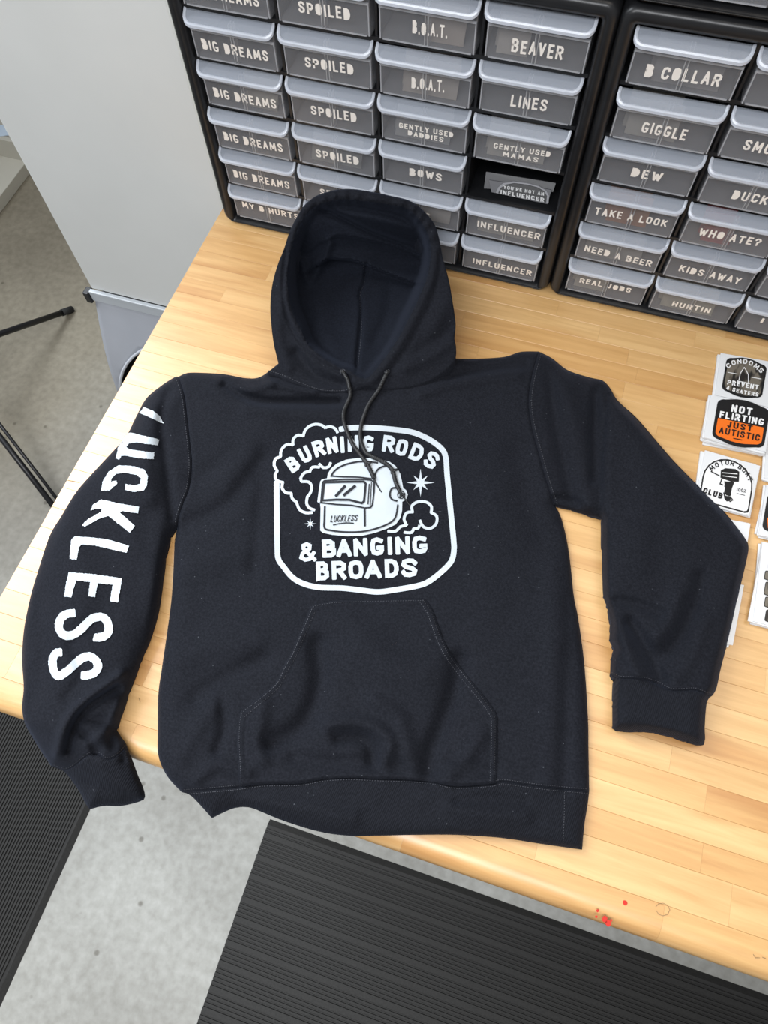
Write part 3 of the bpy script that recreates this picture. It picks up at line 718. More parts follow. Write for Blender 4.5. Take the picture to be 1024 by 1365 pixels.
def arch(cx, cy, w_, h_, n=12):
    p = [(-1, .85), (-.97, .95), (-.85, 1), (.85, 1), (.97, .95), (1, .85), (1, .0)]
    p += [(math.cos(a), -.0 - math.sin(a)) for a in np.linspace(0, math.pi, n)[1:-1]] + [(-1, .0)]
    return [np.array([cx, cy]) + AX2 * w_ * u + AY2 * h_ * v for u, v in p]
AX2 = np.array([.965, .262]); AY2 = np.array([-.16, .987])
def face3(e, z, W):
    c = S4(219, 648)
    poly_at(e, 'sticker_border', arch(*c, 36, 33.5), z + .0004, M_wht)
    poly_at(e, 'sticker_outline', arch(*c, 34.5, 32), z + .0007, M_blk)
    poly_at(e, 'sticker_face', arch(*c, 32.5, 30), z + .0010, M_wht)
    arctext(e, 'lettering', 'MOTOR BOAT', [S4(150, 595), S4(172, 578), S4(205, 566), S4(240, 570), S4(275, 588), S4(300, 612), S4(312, 640)], 6.6, z + .0014, M_blk, sw=.2)
    ptext(e, 'lettering', 'CLUB', S4(108, 690), S4(193, 718), 8, z + .0014, M_blk, sw=.24)
    ptext(e, 'lettering', '100%', S4(258, 682), S4(300, 690), 5, z + .0014, M_blk, sw=.16)
    lines_at(e, 'small_print', [[S4(260, 692), S4(297, 701)]], .8, z + .0014, M_blk)
    p = lambda L_: [S4(*a) for a in L_]
    poly_at(e, 'motor_cowl', p([(190, 590), (210, 580), (255, 584), (272, 596), (270, 640), (235, 640), (188, 622)]), z + .0013, M_blk)
    poly_at(e, 'motor_midsection', p([(205, 638), (250, 642), (240, 668), (232, 704), (212, 700), (208, 668)]), z + .0012, M_blk)
    poly_at(e, 'motor_skeg', p([(203, 700), (238, 708), (230, 726), (216, 728), (206, 716)]), z + .00125, M_blk)
    lines_at(e, 'cowl_lines', [p([(196, 600), (264, 606)]), p([(198, 614), (262, 622)])], 1.0, z + .0016, M_wht)
    lines_at(e, 'motor_leg', [p([(185, 615), (145, 594)]), p([(215, 640), (205, 700), (212, 715)]), p([(240, 640), (228, 690), (224, 720)]), p([(196, 622), (186, 650), (200, 655)]), p([(200, 690), (235, 700)]), p([(218, 720), (232, 708), (242, 722), (228, 730)]), p([(205, 660), (235, 664)])], 1.5, z + .0014, M_blk)
stack('s', [(961, 470.4), (1033, 483), (1026, 543), (953, 526)], 4, 'top sleeve of the uppermost stack, holding a camo badge reading CONDOMS PREVENT 4 SEATERS', 'frosted sleeve underneath the CONDOMS badge sleeve', 'sleeves under the CONDOMS badge', face1)
stack('s', [(947.5, 526.5), (1030, 545), (1021, 602), (938.5, 583)], 8, 'top sleeve with a black and orange badge reading NOT FLIRTING JUST AUTISTIC', 'frosted sleeve underneath the orange NOT FLIRTING badge sleeve', 'sleeves under the NOT FLIRTING badge', face2)
stack('s', [(940, 600), (1013.5, 621), (999, 688), (926, 668)], 4, 'top sleeve with a white arched badge reading MOTOR BOAT CLUB beside the right sleeve', 'frosted sleeve underneath the MOTOR BOAT badge sleeve', 'sleeves under the MOTOR BOAT badge', face3)
stack('s', [(935, 685), (1000.6, 698), (990, 762), (925, 748)], 3, 'white sleeve mostly under the right elbow, just below the MOTOR BOAT stack', 'lower sleeve of the pile just below the MOTOR BOAT stack', 'sleeves of the pile below the MOTOR BOAT stack')
stack('s', [(925, 765), (992, 780), (977, 860), (912, 848)], 4, 'white sleeve poking out beside the right forearm above its cuff', 'lower sleeve of the pile beside the right forearm', 'sleeves of the pile beside the right forearm')
stack('s', [(1022, 585), (1090, 602), (1080, 655), (1019, 637)], 4, 'white sleeve cut by the right picture edge, beside the MOTOR BOAT badge', 'lower sleeve of the pile at the right edge beside the MOTOR BOAT badge', 'sleeves at the right edge by the MOTOR BOAT badge')
def face7(e, z, W):
    poly_at(e, 'sticker_face', badge(1050, 688, AX, AY, 31, 25, .16), z + .0004, M_blk)
    poly_at(e, 'sticker_panel', [(1022.5, 690), (1075, 701), (1070, 714), (1024, 704)], z + .0007, M_org)
stack('s', [(1022, 646), (1095, 662), (1085, 730), (1011.5, 713)], 5, 'white sleeve at the right edge with an orange and black badge just peeking in', 'lower sleeve of the pile with the orange badge at the right edge', 'sleeves under the badge at the right edge', face7)
def face8(e, z, W):
    for cx, cy, rx, ry in ((1028, 768, 8, 5), (1030, 786, 10, 8), (1030, 804, 10, 6), (1030, 822, 9, 7)):
        poly_at(e, 'sticker_border', badge(cx, cy, AX, AY, rx + 1, ry + 1, .1), z + .0004, M_blk)
        poly_at(e, 'sticker_face', badge(cx, cy, AX, AY, rx, ry, .1), z + .0007, M_camo)
    poly_at(e, 'sticker_sun', badge(1032, 755, AX, AY, 8, 8, 0, .9), z + .0004, mat('grey_ink', (.3, .32, .33), .5))
stack('s', [(1016.5, 722), (1090, 738), (1072, 845), (1004, 828)], 6, 'tall white sleeve at the lower right edge with small camo stickers', 'lower sleeve of the pile with small camo stickers', 'sleeves under the small camo stickers', face8)

# ================================================================== HOODIE
Z1 = lambda L_, ox, oy, s: [(ox + x / s, oy + y / s) for x, y in L_]
outer_left = [(372, 484), (347.7, 502), (328, 504), (300.8, 499), (273, 497), (250, 497), (238, 502)]
slv_l_out = [(234, 502), (215, 514), (195, 531), (181.6, 555), (168, 582), (152, 600), (125, 629), (101.6, 656), (82, 687.7), (66, 715), (51, 760), (41, 794), (32, 839), (29.5, 880), (31.5, 916), (29.5, 944), (34, 966), (50, 994), (68, 1021)]
cuffl_out = [(86, 1029), (104.5, 1053), (114, 1071), (119, 1078), (136, 1074), (159, 1074), (184, 1068), (191, 1062), (188, 1048), (182, 1034), (174, 1012), (166, 990), (156.5, 977)]
slv_l_in = [(155, 972), (159, 962), (170.5, 925), (186, 884.5), (200, 853), (211, 816), (216, 784.5), (220.5, 743.6), (227, 716), (237, 701)]
body_l = [(233, 721), (231.5, 753), (228.6, 798), (222.7, 843.6), (216, 889), (211, 925.5), (210.5, 971), (211, 1007), (222.7, 1034.5), (242, 1056)]
hem_bot = [(256, 1062), (282, 1090), (298, 1082), (311, 1077), (326, 1075.5), (340.6, 1079), (376, 1093.5), (422.6, 1108), (464, 1114), (510, 1114), (551.5, 1113), (610, 1113), (669, 1117), (727, 1125.7), (776, 1132.7)]
hem_r = [(779, 1100), (783, 1075), (785.5, 1055)]
body_r = [(784.5, 1000), (784, 961.7), (780, 897), (775.6, 857), (770, 820), (765, 795), (759, 740.5), (752.7, 707), (746.4, 686), (739.5, 674)]
slv_r_in = [(761, 679), (782, 686), (802, 691.5), (802.8, 732), (803.6, 769.7), (805, 795), (811, 811.4), (814.5, 832), (813, 853), (819, 865.7), (815, 878), (814, 899)]
cuffr_out = [(818.6, 907), (817, 941), (817, 970), (822, 974), (840, 976), (860, 975), (873.7, 976.5), (899, 982.6), (918, 990), (930, 993.5), (938, 993), (940, 985), (939.7, 966), (942.6, 935)]
slv_r_out = [(949, 928), (955, 918), (961, 891), (974, 840.7), (986, 786.4), (994.8, 749), (997.7, 728), (990.6, 713.4), (965.5, 682), (932, 648.7), (898.8, 615), (873.7, 586), (848.7, 557), (823.6, 534), (813, 517), (803, 507), (786, 503), (756.9, 493.4), (736, 477.6), (718, 468.5)]
sh_r = [(694, 469), (673, 475.5), (640, 478), (608, 478)]
neck = [(590, 455), (560, 440), (480, 430), (420, 440), (385, 462)]
SIL = np.array(outer_left + slv_l_out + cuffl_out + slv_l_in + body_l + hem_bot + hem_r + body_r + slv_r_in + cuffr_out + slv_r_out + sh_r + neck, float)
seam_l = [(238, 502), (246, 527.5), (250, 559), (254, 594), (256, 621), (252, 652), (244, 672), (238.5, 690), (237, 701)]
seam_r = [(718, 468.5), (709, 502.6), (704.7, 536), (709, 569), (719, 607), (729.7, 644.5), (739.5, 674)]
seam_hem = [(242, 1056), (280, 1053), (317, 1049.5), (352, 1045), (399, 1044), (434, 1038), (470, 1036.5), (505, 1038), (540, 1039), (575, 1042), (610, 1048), (657, 1045), (669, 1042), (700, 1046), (727, 1049.5), (785.5, 1055)]
seam_cl = [(68, 1021), (86, 1029), (98, 1024), (112, 1010), (126, 1004), (134, 1010), (148, 1014), (162, 1003), (166, 990), (156.5, 977)]
seam_cl = [(68, 1021), (86, 1027), (100, 1021), (112, 1011), (122, 1005), (132, 1006), (140, 1012), (152, 1010), (162, 1003), (168, 996)]
seam_cr = [(814, 899), (825, 904), (840, 905), (858, 906), (875, 911), (893, 920), (908, 921), (925, 920), (938, 924), (949, 928)]
fold_r = [(804, 503), (813, 517), (811, 535), (807.5, 565), (803.5, 607), (802.2, 650), (802, 691.5)]
forearm = np.array(fold_r + slv_r_in[3:] + cuffr_out + slv_r_out[:15], float)
pocket_top = [(413, 811), (416.8, 806), (440, 801), (480, 799), (530, 798), (566, 797.6)]
pocket_r = [(566, 797.6), (576, 812), (584, 833), (591, 852), (602, 873), (626, 905), (645, 928), (657, 944), (662, 954), (663, 970), (662.5, 1010), (661, 1044)]
pocket_l = [(413, 811), (406, 828), (399, 844), (388, 870), (376, 891), (368, 908), (355, 921), (338, 935), (320, 950), (316, 979), (317, 1010), (319, 1049)]
pocket_bot = [(319, 1049), (352, 1045.5), (399, 1044.5), (434, 1038.5), (470, 1037), (505, 1038.5), (540, 1039.5), (575, 1042.5), (610, 1048.5), (661, 1044)]
POCKET = np.array(pocket_top[:-1] + pocket_r[:-1] + pocket_bot[::-1][:-1] + pocket_l[::-1][:-1], float)
RI = [(478, 502), (466, 494), (451, 489), (428, 475), (410, 458), (401, 439), (390, 416), (384, 386), (383.5, 357), (389, 328), (400, 298.6), (416, 278), (436.7, 269), (457, 265.5), (486.5, 268), (516, 272), (542, 278), (560, 294), (572, 317), (574, 342.5), (569.5, 369), (563, 386.5), (551, 413), (536, 442), (521.6, 465.6), (504, 489), (490, 504)]
RIc = catmull(RI, 4, True)
W_ = []   # wrinkles: (points, sigma, amplitude)
def wr(P, s, a): W_.append((catmull(P, 8), s, a))
# left sleeve & cuff
wr([(160, 900), (140, 915), (115, 935), (96, 952), (84, 975), (76, 1005)], 7, .009); wr([(154, 918), (130, 932), (112, 948), (98, 972), (92, 1000)], 6, -.011)
wr([(150, 996), (148, 970), (132, 960), (114, 957)], 7, -.004); wr([(120, 990), (140, 975), (160, 940)], 8, .006); wr([(128, 1002), (118, 985), (105, 975)], 7, -.007)
wr([(215, 700), (208, 760), (200, 830)], 14, .003); wr([(50, 800), (60, 860), (45, 930)], 14, -.004); wr([(70, 700), (110, 760), (100, 820)], 26, .006)
wr([(165, 1012), (166, 985), (158, 970)], 5, -.006); wr([(95, 860), (110, 900), (90, 930)], 10, -.004)
wr([(225, 520), (215, 560), (222, 620), (230, 690)], 7, -.004); wr([(200, 545), (192, 600), (200, 660)], 16, .006)
# shoulder and neck
wr([(262, 500), (300, 512), (330, 520), (362, 512)], 6, .004); wr([(300, 512), (340, 533), (400, 536), (452, 536)], 6, -.009); wr([(330, 545), (400, 552), (455, 553)], 9, .004)
wr([(345, 503), (372, 514), (420, 523)], 4, .004)
wr([(600, 500), (650, 492), (700, 486)], 8, -.006); wr([(560, 525), (620, 508), (690, 500)], 8, .004)
wr([(262, 640), (285, 625), (315, 600)], 14, -.004); wr([(250, 700), (300, 675), (330, 640), (352, 612)], 13, -.005); wr([(243, 760), (300, 740), (350, 730)], 22, .004)
wr([(340, 760), (345, 700), (350, 640)], 12, -.004); wr([(300, 640), (330, 590), (360, 570)], 20, .003)
# body
wr([(240, 880), (290, 860), (340, 850)], 20, .004); wr([(262, 930), (300, 905), (350, 880)], 14, -.005); wr([(240, 1010), (270, 960), (290, 935)], 14, .004)
wr([(290, 1000), (300, 970), (296, 935)], 9, -.005); wr([(262, 1040), (290, 1020), (330, 1030)], 9, .004)
wr([(424, 860), (428, 900), (418, 945), (395, 975), (360, 992)], 15, -.010); wr([(395, 1010), (440, 1018), (500, 1015), (540, 1024)], 13, -.006)
wr([(440, 965), (475, 962), (505, 972), (520, 992), (512, 1015)], 11, .0085); wr([(452, 985), (478, 984), (494, 996), (498, 1018)], 10, -.007)
wr([(500, 935), (530, 955), (540, 985), (545, 1020)], 12, .005); wr([(612, 880), (606, 920), (590, 965), (576, 1000), (572, 1030)], 13, -.009)
wr([(480, 870), (520, 890), (560, 900)], 26, .006); wr([(640, 980), (620, 1010), (600, 1030)], 12, .005); wr([(600, 1010), (640, 1025), (655, 1030)], 8, -.004)
wr([(350, 940), (345, 975), (350, 1010)], 12, .005); wr([(470, 830), (500, 860)], 20, .003)
wr([(760, 800), (757, 900), (752, 1050)], 10, -.0025); wr([(735, 760), (738, 900), (730, 1040)], 14, .0025)
wr([(600, 1075), (640, 1085), (700, 1090)], 10, .004); wr([(610, 1068), (650, 1064), (700, 1068)], 7, -.003); wr([(330, 1070), (400, 1075), (470, 1090)], 12, .004)
wr([(690, 600), (700, 650), (720, 720)], 18, -.003); wr([(640, 850), (700, 860), (745, 850)], 25, .003); wr([(640, 620), (660, 700), (655, 790)], 30, .003)
# right sleeve
wr([(745, 500), (760, 540), (775, 600), (785, 670)], 14, .005); wr([(735, 500), (740, 560), (752, 620), (762, 665)], 9, -.005); wr([(740, 665), (752, 664), (770, 672)], 5, -.005)
wr([(795, 520), (792, 580), (792, 640)], 7, -.006); wr([(780, 508), (800, 530), (806, 560)], 6, .003)
wr([(822, 802), (850, 806), (880, 818)], 8, -.006); wr([(840, 830), (858, 855), (872, 885), (880, 905)], 10, -.009); wr([(826, 830), (838, 870), (850, 898)], 9, .006)
wr([(935, 770), (925, 810), (905, 850), (885, 875)], 11, -.007); wr([(905, 790), (890, 830), (872, 850)], 12, .006); wr([(940, 830), (920, 880), (900, 905)], 12, .004)
wr([(840, 560), (860, 640), (850, 740)], 26, .004); wr([(890, 640), (910, 720), (930, 760)], 26, .003)
wr([(850, 985), (880, 975), (915, 980)], 6, .002); wr([(826, 968), (860, 970), (900, 977), (932, 987)], 3, -.004)
GRV = [(seam_l, 1.5, -.0016), (seam_r, 1.5, -.0016), (seam_hem, 1.5, -.0018), (seam_cl, 1.6, -.0018), (seam_cr, 1.6, -.0018)]
for P, off in ((seam_l, 4), (seam_r, 4), (seam_hem, -3.5)): pass
def H(X):
    """fabric height (m above bench) at picture points; plain drape model"""
    X = np.asarray(X, float)
    d = segdist(X, SIL, True); d = np.where(inside(X, SIL), d, 0)
    isarm_l = inside(X, np.array(slv_l_out + cuffl_out + slv_l_in + seam_l[::-1][1:], float))
    fa = inside(X, forearm)
    amp = np.full(len(X), .014); wd = np.full(len(X), 24.)
    sd = segdist(X, seam_l, side=False); k = np.clip(sd / 60, 0, 1) * isarm_l
    amp = amp + .016 * k
    wd = wd + 34 * k
    t = np.clip(d / wd, 0, 1); h = .0035 + amp * np.sqrt(1 - (1 - t) ** 2)
    df = segdist(X, fold_r); h = h + fa * (.003 + .011 * np.sqrt(1 - (1 - np.clip(df / 14, 0, 1)) ** 2)) * np.clip(d / 8, .2, 1)
    edge = np.clip(d / 12, 0, 1)
    for P, s, a in W_:
        lo = P.min(0) - 3.2 * s; hi = P.max(0) + 3.2 * s
        m = ((X > lo) & (X < hi)).all(1)
        if m.any():
            h[m] += 1.3 * a * np.exp(-(segdist(X[m], P) / s) ** 2) * edge[m]
    for P, s, a in GRV:
        P = np.array(P); lo = P.min(0) - 8; hi = P.max(0) + 8; m = ((X > lo) & (X < hi)).all(1)
        if m.any():
            q = segdist(X[m], catmull(P, 6)); h[m] += (a * np.exp(-(q / s) ** 2) + .0006 * np.exp(-((q - 4) / 1.8) ** 2)) * np.clip(d[m] / 5, .15, 1)
    h += (.0011 * np.sin(X[:, 0] * .031 + X[:, 1] * .017 + 1) + .0009 * np.sin(X[:, 0] * .013 - X[:, 1] * .041) + .0006 * np.sin(X[:, 0] * .09 + 2 * np.sin(X[:, 1] * .03)) * np.sin(X[:, 1] * .055)) * edge
    o = X[:, 1] - (944 + .352 * X[:, 0]); h = h - np.clip(o, 0, 60) ** 1.3 * .00013
    return np.maximum(h, .003 - np.clip(o, 0, 60) * .0006)
hood_org = tuple(unp([(500, 760)], 0)[0])
hoodie = empty('hoodie', hood_org, 'black pullover hooded sweatshirt with white chest and sleeve prints spread on the bench', 'hoodie')
def panel(name, poly, mt, hf=H, s=3.2, parent=hoodie, smooth_closed=True, base=None, low=.0012, raise_=0, close=True):
    P = resample(np.vstack([poly, poly[:1]]), 3.0)[:-1]
    V2, Fc = triangulate(P, s)
    z = hf(V2) + raise_; W = unp(V2, z); n = len(W)
    # boundary edges
    cnt = {}
    for f in Fc:
        for a, b in zip(f, f[1:] + f[:1]):
            k = (min(a, b), max(a, b)); cnt[k] = (a, b) if k not in cnt else None
    be = [v for v in cnt.values() if v]
    nxt = {a: b for a, b in be}; V = W.tolist(); Fo = [tuple(f) for f in Fc]
    if close and be:
        idx = {}
        for a, b in be:
            for q in (a, b):
                if q not in idx:
                    idx[q] = len(V); p = W[q]
                    o_ = -(p[1] - (-.758))
                    zb = low if o_ < 0 else p[2] - .006
                    zb = min(zb, p[2] - .0008); V.append([p[0], p[1], zb])
        for a, b in be: Fo.append((b, a, idx[a], idx[b]))
        # bottom
        start = be[0][0]; loop = [start]; c = nxt[start]; 
        while c != start and len(loop) < len(be) + 2: loop.append(c); c = nxt[c]
        if len(loop) == len(be): Fo.append([idx[q] for q in loop][::-1])
    o = mesh(name, V, Fo, mt, parent, smooth=True)
    # keep the rim of the panel crisp
    return o
def cm(P, st=4): return [tuple(p) for p in catmull(P, st)][:-1]
torso = np.array(cm(outer_left + [(238, 502)][:0]) + cm(seam_l) + cm([seam_l[-1]] + body_l) + cm(seam_hem) + cm([seam_hem[-1]] + body_r) + cm(seam_r[::-1]) + cm([seam_r[0]] + sh_r) + cm([sh_r[-1]] + neck + [outer_left[0]]))
# outer_left ends at the seam top already
def dedup(P):
    out = [P[0]]
    for p in P[1:]:
        if np.hypot(p[0] - out[-1][0], p[1] - out[-1][1]) > .8: out.append(p)
    if np.hypot(out[0][0] - out[-1][0], out[0][1] - out[-1][1]) < .8: out.pop()
    return np.array(out)
panel('torso', dedup([tuple(p) for p in torso]), M_fab, hf=lambda X: np.where(inside(X, RIc), .004, H(X)))
panel('sleeve', dedup(cm([seam_l[0]] + slv_l_out) + cm(seam_cl) + cm([seam_cl[-1]] + [(160, 981), (155, 972)] + slv_l_in[1:]) + cm(seam_l[::-1])), M_fab)
panel('cuff', dedup(cm([seam_cl[0]] + cuffl_out[:4]) + cm(cuffl_out[3:-2] + [(168, 996)]) + cm(seam_cl[::-1])), M_rib)
panel('sleeve', dedup(cm(seam_r) + cm([seam_r[-1]] + slv_r_in) + cm(seam_cr) + cm(slv_r_out)), M_fab)
panel('cuff', dedup(cm([seam_cr[0]] + cuffr_out[:3]) + cm(cuffr_out[2:11]) + cm(cuffr_out[10:] + [seam_cr[-1]]) + cm(seam_cr[::-1])), M_rib)
panel('waistband', dedup(cm([seam_hem[0]] + hem_bot[:2]) + cm(hem_bot[1:]) + cm([hem_bot[-1]] + hem_r) + cm(seam_hem[::-1])), M_rib)
# kangaroo pocket
def Hp(X):
    d = segdist(X, POCKET, True); return H(X) + .0012 + .0030 * np.clip(d / 3, 0, 1) + .0007 * np.exp(-((d - 5.5) / 2.2) ** 2) - .0009 * np.exp(-((d - 10) / 1.6) ** 2)
panel('pocket', dedup(cm(pocket_top) + cm(pocket_r) + cm(pocket_bot[::-1]) + cm(pocket_l[::-1])), M_fab, hf=Hp, s=3.0, low=.004, close=False)
# stitching
def stitch(lines, hf=H, name='stitching', par=hoodie, wd=.8, up=.0007, dash=3.2):
    m = MB()
    for P in lines:
        P = catmull(P, dash * .5)
        for i in range(0, len(P) - 1, 2):
            v, f = strip(P[i:i + 2], wd, rnd=False); v = np.array(v); m.add(unp(v, hf(v) + up), f)
    o = m.build(name, M_stitch, par); o['kind'] = 'stuff'; return o
def offs(P, d):
    P = catmull(P, 8); T = np.gradient(P, axis=0); T /= np.linalg.norm(T, axis=1)[:, None]; return P + np.stack([-T[:, 1], T[:, 0]], 1) * d
stitch([offs(seam_l, 4), offs(seam_r, -4), offs(seam_hem, -3), offs(seam_hem, 3), offs(seam_cl, -2.6), offs(seam_cr, -3), [(752.5, 1056), (752, 1090), (750.5, 1127)]])
stitch([offs(pocket_top, 3), offs(pocket_r, 3), offs(pocket_l, -3), offs(pocket_r, 8), offs(pocket_l[:9], -8)], hf=Hp)

# ---------------------------------------------------------------- hood
HO = [(372, 484), (366, 463), (362.5, 439), (360.5, 410), (363, 380.6), (370, 354), (379, 331), (388, 304.5), (402.5, 278), (412, 268), (425, 259.5), (448, 253), (472, 252), (501, 256.5), (521.6, 261), (545, 267), (562.7, 279), (578, 297), (585, 316), (590, 342.5), (598, 372), (603.7, 404), (607.5, 433), (605.5, 448), (608, 462.7), (607, 477), (597, 491), (576, 505.6), (557, 513), (530, 517.5), (504, 518), (486.5, 515), (470, 521), (457, 524), (428, 523), (398.6, 513), (378, 504), (357, 497)]
ctrl = [(372, 484, .022), (360, 410, .030), (370, 354, .045), (388, 304, .078), (402, 278, .108), (425, 260, .130), (472, 252, .137), (521, 261, .136), (562, 279, .126), (585, 316, .104), (598, 372, .056), (607, 433, .028), (608, 463, .018), (596, 492, .022), (557, 514, .024), (504, 518, .024), (457, 524, .020), (398, 512, .018), (357, 497, .016),
        (378, 392, .070), (383, 337, .090), (400, 440, .060), (413, 471, .050), (440, 490, .038), (457, 498, .034), (478, 506, .030), (489, 509, .034), (505, 495, .042), (522, 470, .052), (551, 418, .066), (568, 374, .084), (577, 320, .108), (558, 287, .131), (520, 268, .141), (480, 262, .143), (430, 266, .132), (395, 300, .106), (585, 420, .050), (560, 470, .040)]
cp = np.array(ctrl, float)
def tps_fit(P, z):
    n = len(P); r = np.linalg.norm(P[:, None] - P[None], axis=2); K = np.where(r > 0, r ** 2 * np.log(np.maximum(r, 1e-9)), 0) + np.eye(n) * 30
    A = np.zeros((n + 3, n + 3)); A[:n, :n] = K; A[:n, n] = 1; A[:n, n + 1:] = P; A[n, :n] = 1; A[n + 1:, :n] = P.T
    return np.linalg.solve(A, np.concatenate([z, np.zeros(3)]))
PC = cp[:, :2] / 100; TW = tps_fit(PC, cp[:, 2])
def tps(X):
    X = X / 100; r = np.linalg.norm(X[:, None] - PC[None], axis=2); K = np.where(r > 0, r ** 2 * np.log(np.maximum(r, 1e-9)), 0)
    n = len(PC); return K @ TW[:n] + TW[n] + X @ TW[n + 1:]
rim_out_l = catmull([(396, 286), (384, 320), (379, 350), (377, 380), (379, 405), (384, 425), (394, 446), (413, 471.5), (436.7, 488), (457, 497), (469, 504)], 5)
rim_out_r = catmull([(587, 335), (583, 375), (572, 410), (556, 440), (540, 468), (520, 494), (504, 512)], 5)
def gs(X, P, s): return np.exp(-(segdist(X, P) / s) ** 2)
def step(X, P, s):   # 1 above the edge fading with distance, 0 below; P runs left -> right, "above" = smaller y
    q = segdist(X, P, side=True); return np.where(q < 0, np.exp(q / s), np.exp(-(q / 1.6) ** 2))
flap_lo = catmull([(424, 352), (437, 344), (455, 344), (472, 346), (488, 351), (504, 357.5), (525, 366), (545, 373), (566, 379)], 5)
flap_hi = catmull([(432, 322), (447, 314), (466, 314.5), (480, 317), (500, 320), (522, 325), (545, 334), (562, 344)], 5)
fold_a = catmull([(418, 276), (440, 283), (462, 294), (490, 308), (516, 318), (548, 329), (566, 333)], 5)
ctr = catmull([(489, 352), (486, 375), (480, 392), (482, 410), (480, 440), (477, 470), (475, 497)], 5)
def zmin_front(X):   # keep in front of the cabinets (y < -.019)
    d = np.stack([(X[:, 0] - 512) / F, -(X[:, 1] - 682.5) / F, -np.ones(len(X))], 1) @ ROT.T
    t = (-.0195 - CAM[1]) / d[:, 1]; return np.where(d[:, 1] > 0, CAM[2] + t * d[:, 2], -1)
def HH(X):
    X = np.asarray(X, float); z = tps(X); ins = inside(X, RIc); d = segdist(X, RIc, True)
    # outer: rim casing roll and small puckers
    z = z + .0035 * np.exp(-((d - 6) / 6) ** 2) * ~ins
    z = z - .0045 * gs(X, rim_out_l, 2.4) * ~ins - .0014 * gs(X, rim_out_r, 2.4) * ~ins
    ang = np.arctan2(X[:, 1] - 390, X[:, 0] - 480)
    z = z + .0016 * np.sin(ang * 40 + 3 * np.sin(ang * 7)) * np.exp(-((d - 5) / 6) ** 2) * (X[:, 1] < 330)
    for P, s, a in (([(375, 400), (372, 450), (385, 490)], 8, .004), ([(395, 470), (420, 500), (455, 514)], 7, -.006), ([(560, 470), (590, 450), (603, 430)], 10, -.003),
                    ([(600, 455), (580, 470), (540, 490)], 9, .004), ([(596, 400), (575, 440)], 12, .003), ([(380, 505), (420, 518), (465, 518)], 4, .003)):
        z = z + a * gs(X, catmull(P, 8), s) * ~ins
    # inner bowl
    u = np.clip((372 - X[:, 1]) / 95, 0, 1); fl_ = .012 + .092 * u * u * (3 - 2 * u)
    fl_ = fl_ + .020 * step(X, flap_lo, 16) * (1 - .0 * u) + .006 * step(X, flap_hi, 14) - .010 * gs(X, fold_a, 5) + .006 * gs(X, catmull([(450, 280), (500, 290), (550, 305)], 6), 8)
    fl_ = fl_ - .004 * gs(X, ctr, 3) + .003 * gs(X, ctr, 14) + .005 * gs(X, catmull([(545, 395), (538, 420), (525, 445)], 6), 9) + .004 * gs(X, catmull([(425, 400), (432, 440), (450, 470)], 6), 14) - .004 * gs(X, catmull([(520, 385), (515, 420), (500, 455)], 6), 8)
    fl_ = fl_ + .008 * gs(X, catmull([(402, 350), (412, 375), (424, 360), (440, 325)], 6), 6)
    wdt = 15 - 4 * np.clip((X[:, 1] - 420) / 50, 0, 1); t = np.clip(d / wdt, 0, 1); t = t * t * (3 - 2 * t)
    z = np.where(ins, z + (fl_ - z) * t, z)
    z = z - ins * .0035 * gs(X, ctr, 1.8) * np.clip(d / 5, 0, 1)
    return np.maximum(np.maximum(z, zmin_front(X)), .006)
HOc = dedup([tuple(p) for p in catmull(HO, 3.5, True)])
# ring between HO and RI: triangulate whole, split by inside
P = resample(np.vstack([HOc, HOc[:1]]), 3.0)[:-1]
V2, Fc = (lambda: None, None), None
def hood_mesh():
    a = [tuple(p) for p in P]; b = [tuple(p) for p in resample(np.vstack([RIc, RIc[:1]]), 2.6)[:-1]]
    lo = P.min(0); hi = P.max(0); s = 2.6; pts = []
    for j, y in enumerate(np.arange(lo[1], hi[1], s * .866)):
        xs = np.arange(lo[0], hi[0], s) + (s / 2 if j % 2 else 0); pts.append(np.stack([xs, np.full(len(xs), y)], 1))
    pts = np.concatenate(pts); pts = pts[inside(pts, P)]; pts = pts[(segdist(pts, P, True) > 1.4) & (segdist(pts, np.array(b), True) > 1.2)]
    allp = a + b + [tuple(p) for p in pts]; na, nb = len(a), len(b)
    ed = [(na + k, na + (k + 1) % nb) for k in range(nb)]
    r = delaunay_2d_cdt([Vector(p) for p in allp], ed, [list(range(na))], 1, 1e-6)
    return np.array([tuple(p) for p in r[0]]), [tuple(f) for f in r[2]]
V2, Fc = hood_mesh()
W3 = unp(V2, HH(V2)); cen = np.array([V2[list(f)].mean(0) for f in Fc]); ii = inside(cen, RIc)
Vh = W3.tolist(); Fo = [f for f, k in zip(Fc, ii) if not k]; Fi = [f for f, k in zip(Fc, ii) if k]
cnt = {}
for f in Fc:
    for a, b in zip(f, f[1:] + f[:1]):
        k = (min(a, b), max(a, b)); cnt[k] = (a, b) if k not in cnt else None
be = [v for v in cnt.values() if v]; idx = {}
for a, b in be:
    for q in (a, b):
        if q not in idx: idx[q] = len(Vh); p = W3[q]; Vh.append([p[0], p[1] + (.005 if p[2] > .08 else 0), min(.002, p[2] - .001)])
Fo += [(b, a, idx[a], idx[b]) for a, b in be]
def compact(name, V, Fs, mt):
    used = sorted({i for f in Fs for i in f}); mp = {u: k for k, u in enumerate(used)}
    return mesh(name, [V[u] for u in used], [[mp[i] for i in f] for f in Fs], mt, hoodie, smooth=True)
compact('hood', Vh, Fo, M_fab); lin_o = compact('hood_lining', W3.tolist(), Fi, M_lin)
stitch([[(484, 349), (486, 375), (480, 395), (482, 440), (477, 490)], offs(catmull([(357, 497), (378, 504), (398.6, 513), (428, 523), (457, 524), (470, 521)], 6), -3.5)], hf=lambda X: np.maximum(HH(X), 0))
SH = lambda X: np.where(inside(np.asarray(X, float), HOc), HH(X), H(X))

